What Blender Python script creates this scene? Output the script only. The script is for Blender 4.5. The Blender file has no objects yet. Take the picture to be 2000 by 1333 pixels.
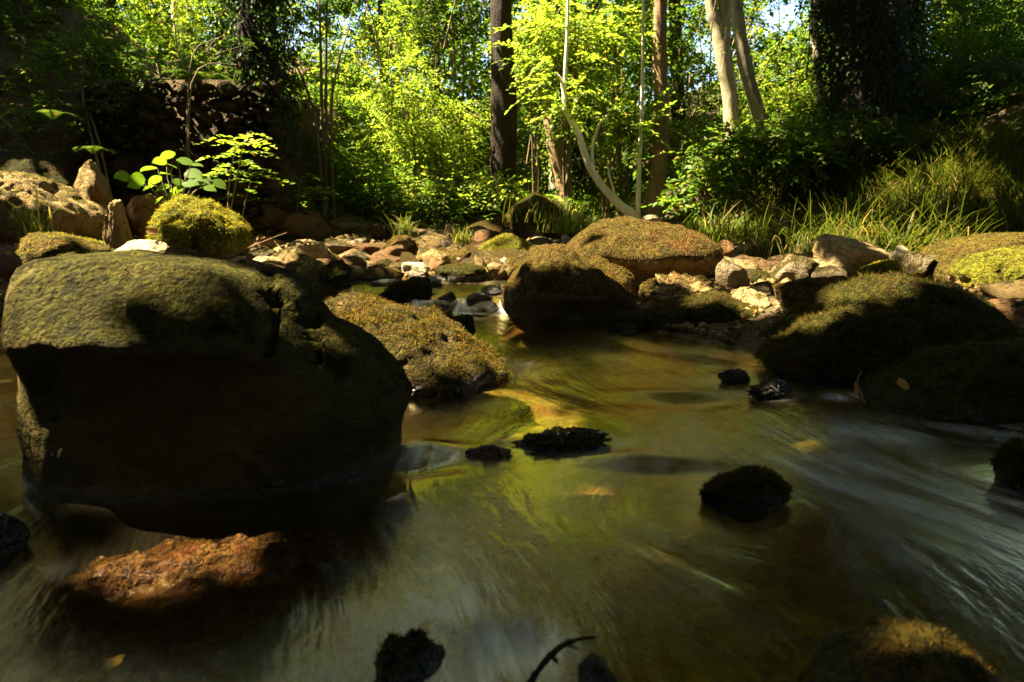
import bpy, bmesh, math
import numpy as np
from mathutils import Vector, Matrix, Euler

# ------------------------------------------------------------------ scene, camera, light
sc = bpy.context.scene
col = sc.collection
CAMH, FPX, CX, CY = 0.60, 1333.0, 1000.0, 666.5
PITCH = math.atan((CY - 430.0) / FPX)
cam_d = bpy.data.cameras.new('camera')
cam_d.lens = 24.0; cam_d.sensor_width = 36.0
cam_d.clip_start = 0.05; cam_d.clip_end = 500
cam_d.dof.use_dof = True; cam_d.dof.focus_distance = 3.0; cam_d.dof.aperture_fstop = 5.0
cam = bpy.data.objects.new('camera', cam_d); col.objects.link(cam)
cam.location = (0, 0, CAMH); cam.rotation_euler = (math.pi / 2 - PITCH, 0, 0)
sc.camera = cam

SUN = np.array([-0.50, 0.03, 0.86]); SUN /= np.linalg.norm(SUN)
world = bpy.data.worlds.new('World'); sc.world = world; world.use_nodes = True
wn = world.node_tree.nodes; wl = world.node_tree.links; wn.clear()
sky = wn.new('ShaderNodeTexSky'); sky.sky_type = 'NISHITA'; sky.sun_disc = False
sky.sun_elevation = math.asin(SUN[2]); sky.sun_rotation = math.atan2(SUN[0], SUN[1])
bg = wn.new('ShaderNodeBackground'); bg.inputs[1].default_value = 0.05
wo = wn.new('ShaderNodeOutputWorld')
wl.new(sky.outputs[0], bg.inputs[0]); wl.new(bg.outputs[0], wo.inputs[0])
sd = bpy.data.lights.new('sun', 'SUN'); sd.energy = 5.0; sd.angle = math.radians(0.53); sd.color = (1.0, 0.84, 0.58)
sun = bpy.data.objects.new('sun', sd); col.objects.link(sun)
sun.rotation_euler = Vector(tuple(-SUN)).to_track_quat('-Z', 'Y').to_euler()
sc.view_settings.view_transform = 'Standard'; sc.view_settings.look = 'None'
sc.view_settings.gamma = 1.0; sc.view_settings.exposure = 3.4
sc.render.engine = 'CYCLES'
cy = sc.cycles
cy.max_bounces = 6; cy.diffuse_bounces = 3; cy.glossy_bounces = 3; cy.transmission_bounces = 3
cy.transparent_max_bounces = 8; cy.caustics_reflective = False; cy.caustics_refractive = False
cy.sample_clamp_indirect = 4.0; cy.use_denoising = True

# ------------------------------------------------------------------ numeric helpers
rng = np.random.default_rng(7)
_pr = np.random.default_rng(123)
_perm = np.concatenate([_pr.permutation(256)] * 3)
_grad = _pr.normal(size=(256, 3)); _grad /= np.linalg.norm(_grad, axis=1)[:, None]

def perlin(P):
    P = np.asarray(P, float)
    I = np.floor(P).astype(int); F = P - I; I &= 255
    U = F * F * F * (F * (F * 6 - 15) + 10)
    out = 0
    for dx in (0, 1):
        wx = U[:, 0] if dx else 1 - U[:, 0]
        for dy in (0, 1):
            wy = U[:, 1] if dy else 1 - U[:, 1]
            for dz in (0, 1):
                wz = U[:, 2] if dz else 1 - U[:, 2]
                h = _perm[_perm[_perm[(I[:, 0] + dx) & 255] + ((I[:, 1] + dy) & 255)] + ((I[:, 2] + dz) & 255)]
                g = _grad[h]
                out = out + wx * wy * wz * (g[:, 0] * (F[:, 0] - dx) + g[:, 1] * (F[:, 1] - dy) + g[:, 2] * (F[:, 2] - dz))
    return out * 1.6

def fbm(P, octv=4, gain=.5):
    a, s, o = 1.0, 1.0, 0
    P = np.asarray(P, float)
    for i in range(octv):
        o = o + a * perlin(P * s + 17.3 * i); a *= gain; s *= 2.03
    return o

def sstep(a, b, x):
    t = np.clip((x - a) / (b - a), 0, 1); return t * t * (3 - 2 * t)

def unit(v):
    return v / np.maximum(np.linalg.norm(v, axis=-1, keepdims=True), 1e-9)

def ray(px, py):
    cx_, cy_ = (px - CX) / FPX, (CY - py) / FPX
    c, s = math.cos(PITCH), math.sin(PITCH)
    d = np.array([cx_, c + s * cy_, -s + c * cy_])
    return d / d[1]

def P(px, py, D):
    return np.array([0, 0, CAMH]) + ray(px, py) * D

def project(Q):
    Q = np.atleast_2d(Q); v = Q - np.array([0, 0, CAMH])
    c, s = math.cos(PITCH), math.sin(PITCH)
    f = v[:, 1] * c - v[:, 2] * s; u = v[:, 1] * s + v[:, 2] * c
    f = np.where(f < .05, .05, f)
    return CX + FPX * v[:, 0] / f, CY - FPX * u / f

# ------------------------------------------------------------------ terrain
def water_edge_right(y):
    return np.interp(y, [-10, 0.3, 1.0, 1.6, 2.2, 2.8, 3.4, 3.9, 4.4, 5.0, 5.8, 6.0], [3.2, 2.8, 2.4, 1.9, 1.45, 1.2, 0.95, 0.6, 0.3, 0.25, 0.05, -0.4])

def water_edge_left(y):
    return np.interp(y, [-10, 0.5, 2.5, 3.6, 4.3, 4.8, 5.4, 6.0], [-4.5, -4.2, -3.9, -3.4, -2.6, -2.3, -1.7, -0.6])

RX = [-30, -8, -5.2, -4.6, -2.6, -1.9, 0, 2, 3.5, 6, 30]
R0 = [3.0, 4.6, 6.0, 7.62, 7.68, 8.0, 9.3, 9.0, 6.2, 4.6, 3.0]
R1 = [9, 9.6, 9.0, 7.95, 8.05, 13, 18, 15, 9.5, 9.0, 9.0]
RH = [4.5, 3.2, 2.5, 1.75, 1.6, 1.3, 1.6, 1.5, 1.1, 1.9, 4]

def G(x, y, noise=True):
    x = np.asarray(x, float); y = np.asarray(y, float)
    dr = x - water_edge_right(y); dl = water_edge_left(y) - x
    db = (y - 5.85) * .9
    d = np.maximum(np.maximum(dr, dl), db)
    z = np.where(d < 0, np.maximum(-.16, d * .35), .04 + np.maximum(.095 * np.minimum(d, 4.2), .17 * np.clip(db, 0, 3.2)) + .03 * np.clip(d - 4.2, 0, 30))
    r0, r1, rh = np.interp(x, RX, R0), np.interp(x, RX, R1), np.interp(x, RX, RH)
    z = z + rh * sstep(r0, r1, y)
    z = z + 2.2 * sstep(11, 27, y)
    z = z + 1.6 * sstep(3.6, 9, x) * sstep(9, 2, y) + 2.2 * sstep(4.4, 10, -x) * sstep(8, 1, y)
    z = z + 3.2 * sstep(-3, -11, y)  # rise added behind the camera to hold back sky light
    if noise:
        q = np.stack([x, y, 0 * x], -1).reshape(-1, 3)
        n = fbm(q * .9, 4).reshape(z.shape)
        z = z + n * np.where(d < 0, .03, .05 + .10 * sstep(.5, 4, d))
    return z

def hit(px, py, zoff=0.0):
    """distance at which a pixel's ray meets the ground or the water"""
    r = ray(px, py)
    Ds = np.concatenate([np.arange(.5, 12, .02), np.arange(12, 40, .2)])
    g = np.maximum(G(r[0] * Ds, Ds, False), np.where(Ds > 4.5, .085, 0.0)) + zoff
    below = CAMH + r[2] * Ds <= g
    return Ds[np.argmax(below)] if below.any() else 12.0

# ------------------------------------------------------------------ mesh helpers
def mesh_arrays(name, V, F, smooth=False, uv=None):
    V = np.asarray(V, np.float32); F = np.asarray(F, np.int32)
    m = bpy.data.meshes.new(name); k = F.shape[1]
    m.vertices.add(len(V)); m.vertices.foreach_set('co', V.ravel())
    m.loops.add(F.size); m.loops.foreach_set('vertex_index', F.ravel())
    m.polygons.add(len(F)); m.polygons.foreach_set('loop_start', np.arange(0, F.size, k, dtype=np.int32))
    if smooth: m.polygons.foreach_set('use_smooth', np.ones(len(F), bool))
    m.update(calc_edges=True)
    if uv is not None:
        l = m.uv_layers.new(name='flow'); l.data.foreach_set('uv', np.asarray(uv, np.float32)[F.ravel()].ravel())
    return m

def link(name, me, mat, parent=None, loc=(0, 0, 0), kind=None, label=None, cat=None, group=None):
    o = bpy.data.objects.new(name, me); col.objects.link(o)
    o.location = tuple(float(a) for a in loc)
    if mat is not None and me is not None and len(me.materials) == 0: me.materials.append(mat)
    if parent is not None: o.parent = parent
    if kind: o['kind'] = kind
    if label: o['label'] = label
    if cat: o['category'] = cat
    if group: o['group'] = group
    return o

def thing(name, label, cat, loc, group=None):
    return link(name, None, None, None, loc, None, label, cat, group)

_ico = {}
def ico(level):
    if level not in _ico:
        bm = bmesh.new(); bmesh.ops.create_icosphere(bm, subdivisions=level, radius=1)
        V = np.array([v.co[:] for v in bm.verts]); F = np.array([[v.index for v in f.verts] for f in bm.faces])
        bm.free(); _ico[level] = (unit(V), F)
    return _ico[level]

def tube(pts, rad, seg=10, rough=.06, seed=0, sub=4, freq=3):
    pts = np.asarray(pts, float); rad = np.asarray(rad, float)
    n = (len(pts) - 1) * sub + 1
    t = np.linspace(0, len(pts) - 1, n); i = np.minimum(t.astype(int), len(pts) - 2); f = (t - i)[:, None]
    p0 = pts[np.maximum(i - 1, 0)]; p1 = pts[i]; p2 = pts[i + 1]; p3 = pts[np.minimum(i + 2, len(pts) - 1)]
    C = .5 * ((2 * p1) + (-p0 + p2) * f + (2 * p0 - 5 * p1 + 4 * p2 - p3) * f ** 2 + (-p0 + 3 * p1 - 3 * p2 + p3) * f ** 3)
    R = np.interp(t, np.arange(len(pts)), rad)
    T = unit(np.gradient(C, axis=0))
    ref = np.where(np.abs(T[:, 2:3]) > .9, np.array([[1., 0, 0]]), np.array([[0, 0, 1.]]))
    if np.mean(np.abs(T[:, 2])) > .6: ref = np.tile([[1., 0.02, 0]], (n, 1))
    A = unit(np.cross(T, ref)); B = np.cross(T, A)
    th = np.linspace(0, 2 * np.pi, seg, endpoint=False)
    ring = A[:, None] * np.cos(th)[None, :, None] + B[:, None] * np.sin(th)[None, :, None]
    V = C[:, None] + ring * R[:, None, None]
    q = V.reshape(-1, 3) * freq + seed * 3.7
    k = 1 + rough * (fbm(q, 3) * 1.5)
    V = (C[:, None] + ring * R[:, None, None] * k.reshape(n, seg)[..., None]).reshape(-1, 3)
    a = np.arange(n - 1)[:, None] * seg; j = np.arange(seg)[None]; j2 = (j + 1) % seg
    F = np.stack([a + j, a + j2, a + seg + j2, a + seg + j], -1).reshape(-1, 4)
    return V, F

def merge(parts):
    Vs, Fs, o = [], [], 0
    for V, F in parts:
        Vs.append(V); Fs.append(F + o); o += len(V)
    return np.concatenate(Vs), np.concatenate(Fs)

# ------------------------------------------------------------------ materials
def new_mat(name):
    m = bpy.data.materials.new(name); m.use_nodes = True; m.node_tree.nodes.clear()
    return m, m.node_tree.nodes, m.node_tree.links

class NB:
    """small node builder"""
    def __init__(s, name): s.m, s.n, s.l = new_mat(name)
    def node(s, t, **k):
        n = s.n.new(t)
        for a, b in k.items(): setattr(n, a, b)
        return n
    def set(s, sock, v):
        if isinstance(v, bpy.types.NodeSocket): s.l.new(v, sock)
        elif v is not None:
            if hasattr(sock.default_value, '__len__') and not hasattr(v, '__len__'): v = (v, v, v)
            if hasattr(v, '__len__') and len(v) == 3 and len(sock.default_value) == 4: v = (*v, 1)
            sock.default_value = v
    def math(s, op, a, b=None, clamp=False):
        n = s.node('ShaderNodeMath', operation=op, use_clamp=clamp); s.set(n.inputs[0], a)
        if b is not None: s.set(n.inputs[1], b)
        return n.outputs[0]
    def mix(s, f, a, b, blend='MIX'):
        n = s.node('ShaderNodeMix', data_type='RGBA', blend_type=blend); s.set(n.inputs[0], f)
        s.set(n.inputs[6], a); s.set(n.inputs[7], b); return n.outputs[2]
    def noise(s, vec, scale, detail=4, rough=.55, dist=0):
        n = s.node('ShaderNodeTexNoise'); s.set(n.inputs['Vector'], vec); n.inputs['Scale'].default_value = scale
        n.inputs['Detail'].default_value = detail; n.inputs['Roughness'].default_value = rough; n.inputs['Distortion'].default_value = dist
        return n.outputs['Fac']
    def ramp(s, v, a, b, lo=0, hi=1):
        n = s.node('ShaderNodeMapRange', interpolation_type='SMOOTHSTEP'); s.set(n.inputs[0], v)
        n.inputs[1].default_value = a; n.inputs[2].default_value = b; n.inputs[3].default_value = lo; n.inputs[4].default_value = hi
        return n.outputs[0]
    def mapping(s, vec, scale):
        n = s.node('ShaderNodeMapping'); s.set(n.inputs[0], vec); n.inputs['Scale'].default_value = scale; return n.outputs[0]
    def bump(s, h, strength, dist, normal=None):
        n = s.node('ShaderNodeBump'); s.set(n.inputs['Height'], h); n.inputs['Strength'].default_value = strength
        n.inputs['Distance'].default_value = dist
        if normal is not None: s.l.new(normal, n.inputs['Normal'])
        return n.outputs[0]
    def out(s, sh):
        o = s.node('ShaderNodeOutputMaterial'); s.l.new(sh, o.inputs[0]); return s.m

def leaf_mat(name, a, b, c=None, trans=.45, tcol=1.9, gloss=.008):
    k = NB(name)
    geo = k.node('ShaderNodeNewGeometry'); r = geo.outputs['Random Per Island']
    colr = k.mix(r, a, b)
    if c is not None:
        r2 = k.math('FRACT', k.math('MULTIPLY', r, 13.7)); colr = k.mix(k.ramp(r2, .86, .93), colr, c)
    d = k.node('ShaderNodeBsdfDiffuse'); k.set(d.inputs[0], colr)
    t = k.node('ShaderNodeBsdfTranslucent')
    k.set(t.inputs[0], k.mix(1.0, colr, (tcol * 1.15, tcol * 1.1, tcol * .45), 'MULTIPLY'))
    m = k.node('ShaderNodeMixShader'); m.inputs[0].default_value = trans
    k.l.new(d.outputs[0], m.inputs[1]); k.l.new(t.outputs[0], m.inputs[2])
    g = k.node('ShaderNodeBsdfGlossy'); g.inputs['Roughness'].default_value = .5; k.set(g.inputs[0], (.9, .95, .9))
    m2 = k.node('ShaderNodeMixShader'); m2.inputs[0].default_value = gloss
    k.l.new(m.outputs[0], m2.inputs[1]); k.l.new(g.outputs[0], m2.inputs[2])
    return k.out(m2.outputs[0])

def rock_mat(name, s1, s2, moss=.5, m1=(.09, .10, .015), m2=(.05, .06, .012), m3=(.13, .07, .02), wet=.05, bump=1.0, rough=.85, cracks=.3, mscale=7):
    s1, s2, m1, m2, m3 = [tuple(c * .72 for c in q) for q in (s1, s2, m1, m2, m3)]
    k = NB(name)
    tc = k.node('ShaderNodeTexCoord'); oi = k.node('ShaderNodeObjectInfo')
    off = k.node('ShaderNodeVectorMath', operation='ADD'); k.l.new(tc.outputs['Object'], off.inputs[0])
    rv = k.math('MULTIPLY', oi.outputs['Random'], 37.0)
    cmb = k.node('ShaderNodeCombineXYZ'); [k.l.new(rv, cmb.inputs[i]) for i in range(3)]
    k.l.new(cmb.outputs[0], off.inputs[1]); v = off.outputs[0]
    n1 = k.noise(v, 4, 6, .6); n2 = k.noise(v, 22, 5, .65); n3 = k.noise(v, 90, 4, .6); n4 = k.noise(v, mscale, 5, .65, .6)
    base = k.mix(k.ramp(n1, .35, .65), s1, s2)
    base = k.mix(k.ramp(n2, .35, .7, 0, .55), base, tuple(c * .35 for c in s1))
    base = k.mix(k.ramp(n3, .5, .75, 0, .35), base, tuple(min(.8, c * 1.7) for c in s2))
    vor = k.node('ShaderNodeTexVoronoi', feature='DISTANCE_TO_EDGE'); vor.inputs['Scale'].default_value = 6
    wv = k.mix(.12, v, k.node('ShaderNodeTexNoise').outputs['Color']); k.set(vor.inputs['Vector'], wv)
    crack = k.ramp(vor.outputs[0], .0, .03, 1, 0); crack = k.math('MULTIPLY', crack, cracks)
    base = k.mix(crack, base, tuple(c * .2 for c in s1))
    geo = k.node('ShaderNodeNewGeometry'); sx = k.node('ShaderNodeSeparateXYZ'); k.l.new(geo.outputs['Normal'], sx.inputs[0])
    up = k.math('ADD', k.math('MULTIPLY', sx.outputs[2], .45), k.math('MULTIPLY', n4, 1.3))
    th = 1.25 - moss * .95
    mm = k.ramp(up, th - .10, th + .12)
    mc = k.mix(k.ramp(n4, .38, .62), m1, m2)
    mc = k.mix(k.ramp(k.noise(v, mscale * .7, 4, .6), .52, .68), mc, m3)
    mc = k.mix(k.ramp(k.noise(v, 38, 4, .7), .42, .62, 0, .85), mc, tuple(c * .22 for c in m2))
    mc = k.mix(k.ramp(n2, .52, .72, 0, .55), mc, tuple(min(.6, c * 1.5) for c in m1))
    mc = k.mix(k.ramp(n3, .4, .7, 0, .6), mc, tuple(c * .3 for c in m2))
    colr = k.mix(mm, base, mc)
    pz = k.node('ShaderNodeSeparateXYZ'); k.l.new(geo.outputs['Position'], pz.inputs[0])
    hgt = k.math('ADD', pz.outputs[2], k.math('MULTIPLY', n2, .05))
    # the water line follows the pool that the rock stands in
    py = k.ramp(pz.outputs[1], 4.45, 4.6, 0, .085)
    wm = k.ramp(k.math('SUBTRACT', hgt, py), wet, wet + .035, 1, 0)
    colr = k.mix(wm, colr, k.mix(1.0, colr, (.38, .36, .34), 'MULTIPLY'))
    b = k.node('ShaderNodeBsdfPrincipled'); k.set(b.inputs['Base Color'], colr)
    k.set(b.inputs['Roughness'], k.mix(wm, (rough,) * 3, (.22,) * 3)); k.set(b.inputs['Specular IOR Level'], k.mix(wm, (.06,) * 3, (.5,) * 3))
    h = k.math('ADD', k.math('MULTIPLY', n2, .6), k.math('MULTIPLY', n3, k.math('ADD', k.math('MULTIPLY', mm, .7), .22)))
    h = k.math('SUBTRACT', h, k.math('MULTIPLY', crack, .8))
    k.l.new(k.bump(h, 1.0 * bump, .055), b.inputs['Normal'])
    return k.out(b.outputs[0])

def bark_mat(name, a, b, moss=(.05, .07, .015), mossamt=.3, ridge=1.0, spots=0.0):
    k = NB(name); tc = k.node('ShaderNodeTexCoord'); geo = k.node('ShaderNodeNewGeometry')
    v = k.mapping(geo.outputs['Position'], (18, 18, 3.5)); v2 = k.mapping(geo.outputs['Position'], (1, 1, 1))
    n1 = k.noise(v, 1.2, 6, .65, .4); n2 = k.noise(v2, 5, 5, .6); n3 = k.noise(v2, 45, 4, .6)
    c = k.mix(k.ramp(n1, .35, .65), a, b)
    c = k.mix(k.ramp(n3, .55, .7, 0, .6 * spots), c, tuple(x * .4 for x in a))
    c = k.mix(k.ramp(n2, .62 - .2 * mossamt, .75 - .2 * mossamt, 0, mossamt * 2), c, moss)
    bs = k.node('ShaderNodeBsdfPrincipled'); k.set(bs.inputs['Base Color'], c); bs.inputs['Roughness'].default_value = .85
    bs.inputs['Specular IOR Level'].default_value = .2
    k.l.new(k.bump(k.math('ADD', n1, k.math('MULTIPLY', n3, .3)), .8 * ridge, .03), bs.inputs['Normal'])
    return k.out(bs.outputs[0])

def strand_mat(name, cols, trans=.3):
    k = NB(name); geo = k.node('ShaderNodeNewGeometry'); r = geo.outputs['Random Per Island']
    n = k.noise(geo.outputs['Position'], 9, 4, .6)
    c = k.mix(k.ramp(n, .4, .6), cols[0], cols[1])
    c = k.mix(k.ramp(r, .6, .75), c, cols[2])
    c = k.mix(k.ramp(k.math('FRACT', k.math('MULTIPLY', r, 7.3)), .2, 1, 0, .9), c, tuple(x * .25 for x in cols[1]))
    d = k.node('ShaderNodeBsdfDiffuse'); k.set(d.inputs[0], c)
    t = k.node('ShaderNodeBsdfTranslucent'); k.set(t.inputs[0], k.mix(1.0, c, (1.7, 1.5, .8), 'MULTIPLY'))
    m = k.node('ShaderNodeMixShader'); m.inputs[0].default_value = trans
    k.l.new(d.outputs[0], m.inputs[1]); k.l.new(t.outputs[0], m.inputs[2])
    return k.out(m.outputs[0])

M = {}
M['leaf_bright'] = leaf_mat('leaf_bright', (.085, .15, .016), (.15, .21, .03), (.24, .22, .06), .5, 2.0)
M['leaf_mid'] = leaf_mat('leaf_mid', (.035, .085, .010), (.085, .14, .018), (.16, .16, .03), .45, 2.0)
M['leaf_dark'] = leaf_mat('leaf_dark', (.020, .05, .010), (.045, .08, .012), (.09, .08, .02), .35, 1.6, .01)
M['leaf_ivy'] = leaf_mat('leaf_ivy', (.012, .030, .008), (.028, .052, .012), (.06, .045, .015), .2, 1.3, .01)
M['leaf_canopy'] = leaf_mat('leaf_canopy', (.065, .085, .008), (.10, .11, .010), None, .4, 1.8)
M['grass'] = leaf_mat('grass', (.035, .055, .010), (.075, .09, .014), (.20, .15, .06), .4, 1.5)
M['grass_bright'] = leaf_mat('grass_bright', (.06, .10, .014), (.10, .13, .02), (.24, .19, .08), .45, 1.7)
M['dead_leaf'] = leaf_mat('dead_leaf', (.30, .13, .04), (.42, .24, .09), None, .3, 1.2)
M['pale_leaf'] = leaf_mat('pale_leaf', (.55, .47, .32), (.5, .42, .26), None, .3, 1.2)
TAN, TAN2 = (.38, .27, .11), (.28, .19, .07)
M['tan'] = rock_mat('tan_stone', TAN, TAN2, .28, (.16, .13, .025), (.10, .08, .02), (.18, .09, .025))
M['tan_bare'] = rock_mat('bare_tan_stone', (.46, .35, .16), (.33, .23, .09), .12, (.16, .13, .025), (.10, .08, .02), (.18, .09, .025))
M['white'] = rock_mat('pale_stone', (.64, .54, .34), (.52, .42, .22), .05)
M['red'] = rock_mat('rusty_stone', (.30, .17, .08), (.22, .12, .05), .15)
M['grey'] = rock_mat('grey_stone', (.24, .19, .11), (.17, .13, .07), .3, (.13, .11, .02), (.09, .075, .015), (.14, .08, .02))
M['brown_moss'] = rock_mat('brown_moss_stone', (.30, .21, .10), (.22, .15, .06), .66, (.17, .12, .022), (.10, .075, .015), (.20, .095, .025))
M['green_moss'] = rock_mat('green_moss_stone', (.30, .23, .11), (.22, .17, .06), .85, (.28, .27, .02), (.17, .17, .015), (.20, .16, .02))
M['orange_moss'] = rock_mat('orange_moss_stone', (.2, .13, .05), (.15, .1, .04), .8, (.17, .12, .02), (.10, .09, .02), (.24, .11, .02))
M['slope'] = rock_mat('rusty_moss_stone', (.26, .16, .075), (.18, .105, .045), .5, (.12, .09, .014), (.07, .055, .012), (.18, .065, .02))
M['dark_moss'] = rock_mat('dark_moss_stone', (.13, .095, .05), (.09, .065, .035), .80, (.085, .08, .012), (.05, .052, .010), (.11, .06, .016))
M['boulder'] = rock_mat('olive_boulder_stone', (.15, .115, .034), (.085, .065, .02), .5, (.09, .082, .009), (.048, .045, .006), (.19, .14, .03), bump=1.0, cracks=0, mscale=3.5)
M['wet'] = rock_mat('wet_black_stone', (.12, .10, .07), (.09, .075, .05), .3, wet=.5, rough=.3)
M['orange'] = rock_mat('orange_wet_stone', (.15, .060, .014), (.085, .032, .009), .3, (.19, .10, .02), (.10, .045, .014), (.10, .018, .010), wet=-.5, bump=1.0, rough=.35, cracks=0, mscale=16)
M['wall'] = rock_mat('wall_stone', (.17, .13, .07), (.11, .08, .045), .35)
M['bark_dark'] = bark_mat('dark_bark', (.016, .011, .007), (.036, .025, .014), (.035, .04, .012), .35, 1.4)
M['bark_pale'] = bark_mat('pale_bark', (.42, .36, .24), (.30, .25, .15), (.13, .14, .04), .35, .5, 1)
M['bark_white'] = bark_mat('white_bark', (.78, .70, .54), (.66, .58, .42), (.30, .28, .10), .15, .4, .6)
M['bark_warm'] = bark_mat('warm_bark', (.30, .20, .11), (.20, .12, .06), (.10, .10, .02), .3, 1.1, .5)
M['stem'] = bark_mat('stem_bark', (.16, .12, .06), (.10, .075, .035), (.08, .1, .02), .3, .5)
M['moss_brown'] = strand_mat('brown_moss', [(.18, .13, .025), (.10, .08, .018), (.22, .10, .03)])
M['moss_green'] = strand_mat('green_moss', [(.32, .31, .02), (.20, .21, .02), (.24, .19, .03)], .4)
M['moss_dark'] = strand_mat('dark_moss', [(.10, .095, .014), (.055, .058, .012), (.12, .06, .018)])
M['moss_slope'] = strand_mat('tangled_moss', [(.12, .10, .017), (.055, .058, .012), (.13, .06, .018)])
M['moss_orange'] = strand_mat('orange_moss', [(.30, .15, .03), (.20, .15, .03), (.34, .16, .03)])

def ground_mat():
    k = NB('earth_and_litter'); geo = k.node('ShaderNodeNewGeometry'); v = geo.outputs['Position']
    n1 = k.noise(v, 1.3, 5, .6); n2 = k.noise(v, 14, 5, .65); n3 = k.noise(v, 60, 4, .6)
    c = k.mix(k.ramp(n1, .35, .65), (.075, .05, .025), (.05, .042, .018))
    c = k.mix(k.ramp(n2, .45, .65, 0, .7), c, (.13, .085, .035))
    c = k.mix(k.ramp(n3, .5, .7, 0, .6), c, (.03, .02, .01))
    sp = k.node('ShaderNodeSeparateXYZ'); k.l.new(v, sp.inputs[0])
    bedc = k.mix(k.ramp(n2, .4, .6), (.17, .14, .04), (.08, .068, .02))
    bedc = k.mix(k.ramp(k.noise(v, 5, 3), .5, .65), bedc, (.13, .07, .025))
    c = k.mix(k.ramp(sp.outputs[2], -.02, .04, 1, 0), c, bedc)
    b = k.node('ShaderNodeBsdfPrincipled'); k.set(b.inputs['Base Color'], c); b.inputs['Roughness'].default_value = .9
    b.inputs['Specular IOR Level'].default_value = .15
    k.l.new(k.bump(k.math('ADD', n2, k.math('MULTIPLY', n3, .5)), .9, .05), b.inputs['Normal'])
    return k.out(b.outputs[0])
M['ground'] = ground_mat()

def water_mat():
    k = NB('silky_stream_water')
    uv = k.node('ShaderNodeUVMap', uv_map='flow'); geo = k.node('ShaderNodeNewGeometry')
    a = k.noise(k.mapping(uv.outputs[0], (20, 1.1, 1)), 1, 5, .6, .35)
    b2 = k.noise(k.mapping(uv.outputs[0], (75, 3.0, 1)), 1, 4, .6, .2)
    big = k.noise(k.mapping(uv.outputs[0], (5, .8, 1)), 1, 3, .5, .5)
    at = k.node('ShaderNodeAttribute', attribute_name='foam'); foam = at.outputs['Fac']  # carries real foam and the painted sky sheen
    hgt = k.math('ADD', k.math('MULTIPLY', a, .8), k.math('ADD', k.math('MULTIPLY', b2, .45), big))
    nrm = k.bump(hgt, .22, .05)
    fr = k.node('ShaderNodeLayerWeight'); fr.inputs['Blend'].default_value = .5; k.l.new(nrm, fr.inputs['Normal'])
    refl = k.math('ADD', k.math('MULTIPLY', k.math('POWER', fr.outputs['Facing'], 2.4), .95), .025, True)
    g = k.node('ShaderNodeBsdfGlossy'); k.l.new(nrm, g.inputs['Normal']); k.set(g.inputs[0], (1, .83, .43))  # gold of the mirrored sunlit leaves is put into this tint
    k.set(g.inputs['Roughness'], k.ramp(big, .3, .7, .10, .24))
    t = k.node('ShaderNodeBsdfTransparent'); k.set(t.inputs[0], (.82, .75, .46))
    d = k.node('ShaderNodeBsdfDiffuse'); k.set(d.inputs[0], (.74, .77, .80))
    streak = k.math('ADD', k.math('MULTIPLY', k.ramp(a, .40, .66), .8), k.math('MULTIPLY', k.ramp(b2, .42, .66), .5))
    fm = k.math('MULTIPLY', foam, streak, True)
    m = k.node('ShaderNodeMixShader'); k.l.new(fm, m.inputs[0]); k.l.new(t.outputs[0], m.inputs[1]); k.l.new(d.outputs[0], m.inputs[2])
    m2 = k.node('ShaderNodeMixShader'); k.l.new(refl, m2.inputs[0]); k.l.new(m.outputs[0], m2.inputs[1]); k.l.new(g.outputs[0], m2.inputs[2])
    return k.out(m2.outputs[0])
M['water'] = water_mat()

# ------------------------------------------------------------------ ground sheet and water
def axis(core0, core1, step, lo, hi):
    c = list(np.arange(core0, core1 + 1e-6, step)); a = []; s = step; x = core0
    while x > lo: s *= 1.18; x -= s; a.append(x)
    b = []; s = step; x = c[-1]
    while x < hi: s *= 1.18; x += s; b.append(x)
    return np.array(a[::-1] + c + b)
gx, gy = axis(-7, 7, .09, -70, 70), axis(.2, 13, .09, -60, 120)
XX, YY = np.meshgrid(gx, gy); ZZ = G(XX, YY)
nx = len(gx); iy, ix = np.meshgrid(np.arange(len(gy) - 1), np.arange(nx - 1), indexing='ij'); b0 = (iy * nx + ix).ravel()
GF = np.stack([b0, b0 + 1, b0 + nx + 1, b0 + nx], -1)
link('ground', mesh_arrays('ground', np.stack([XX, YY, ZZ], -1).reshape(-1, 3), GF, True), M['ground'], kind='structure')

STREAM_STONES = [(*P(a, b, hit(a, b))[:2], c) for a, b, c in [(1098, 872, .17), (1457, 985, .14), (1432, 742, .10), (1502, 770, .12), (1990, 950, .14), (1330, 775, .10), (800, 900, .16), (870, 600, .10), (940, 602, .10)]]
def W(x, y):
    lip = 4.52 + .10 * np.sin(x * 5.1 + .6) + .05 * np.sin(x * 13)
    z = .085 * sstep(lip - .13, lip + .05, y)
    ang, rad = flow(x, y)
    q = np.stack([ang * 9, rad * 1.3, 0 * x], -1).reshape(-1, 3)
    z = z + .010 * fbm(q, 3).reshape(z.shape) * sstep(6.2, 3.5, y) + .012 * perlin(q * .45 + 9).reshape(z.shape) * sstep(4.2, 3.2, y)
    for (px, py, sx, sy, a) in [(820, 885, .10, .05, .022), (800, 915, .12, .05, -.02), (1320, 765, .16, .05, .016), (1330, 785, .18, .06, -.014),
                                (1250, 905, .14, .05, .012), (1300, 925, .16, .05, -.012), 
                                (1640, 772, .08, .04, .016), (960, 1290, .02, .06, -.012), (1040, 1300, .02, .06, -.012)]:
        c = P(px, py, hit(px, py)); z = z + a * np.exp(-((x - c[0]) / sx) ** 2 - ((y - c[1]) / sy) ** 2)
    return z

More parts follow.
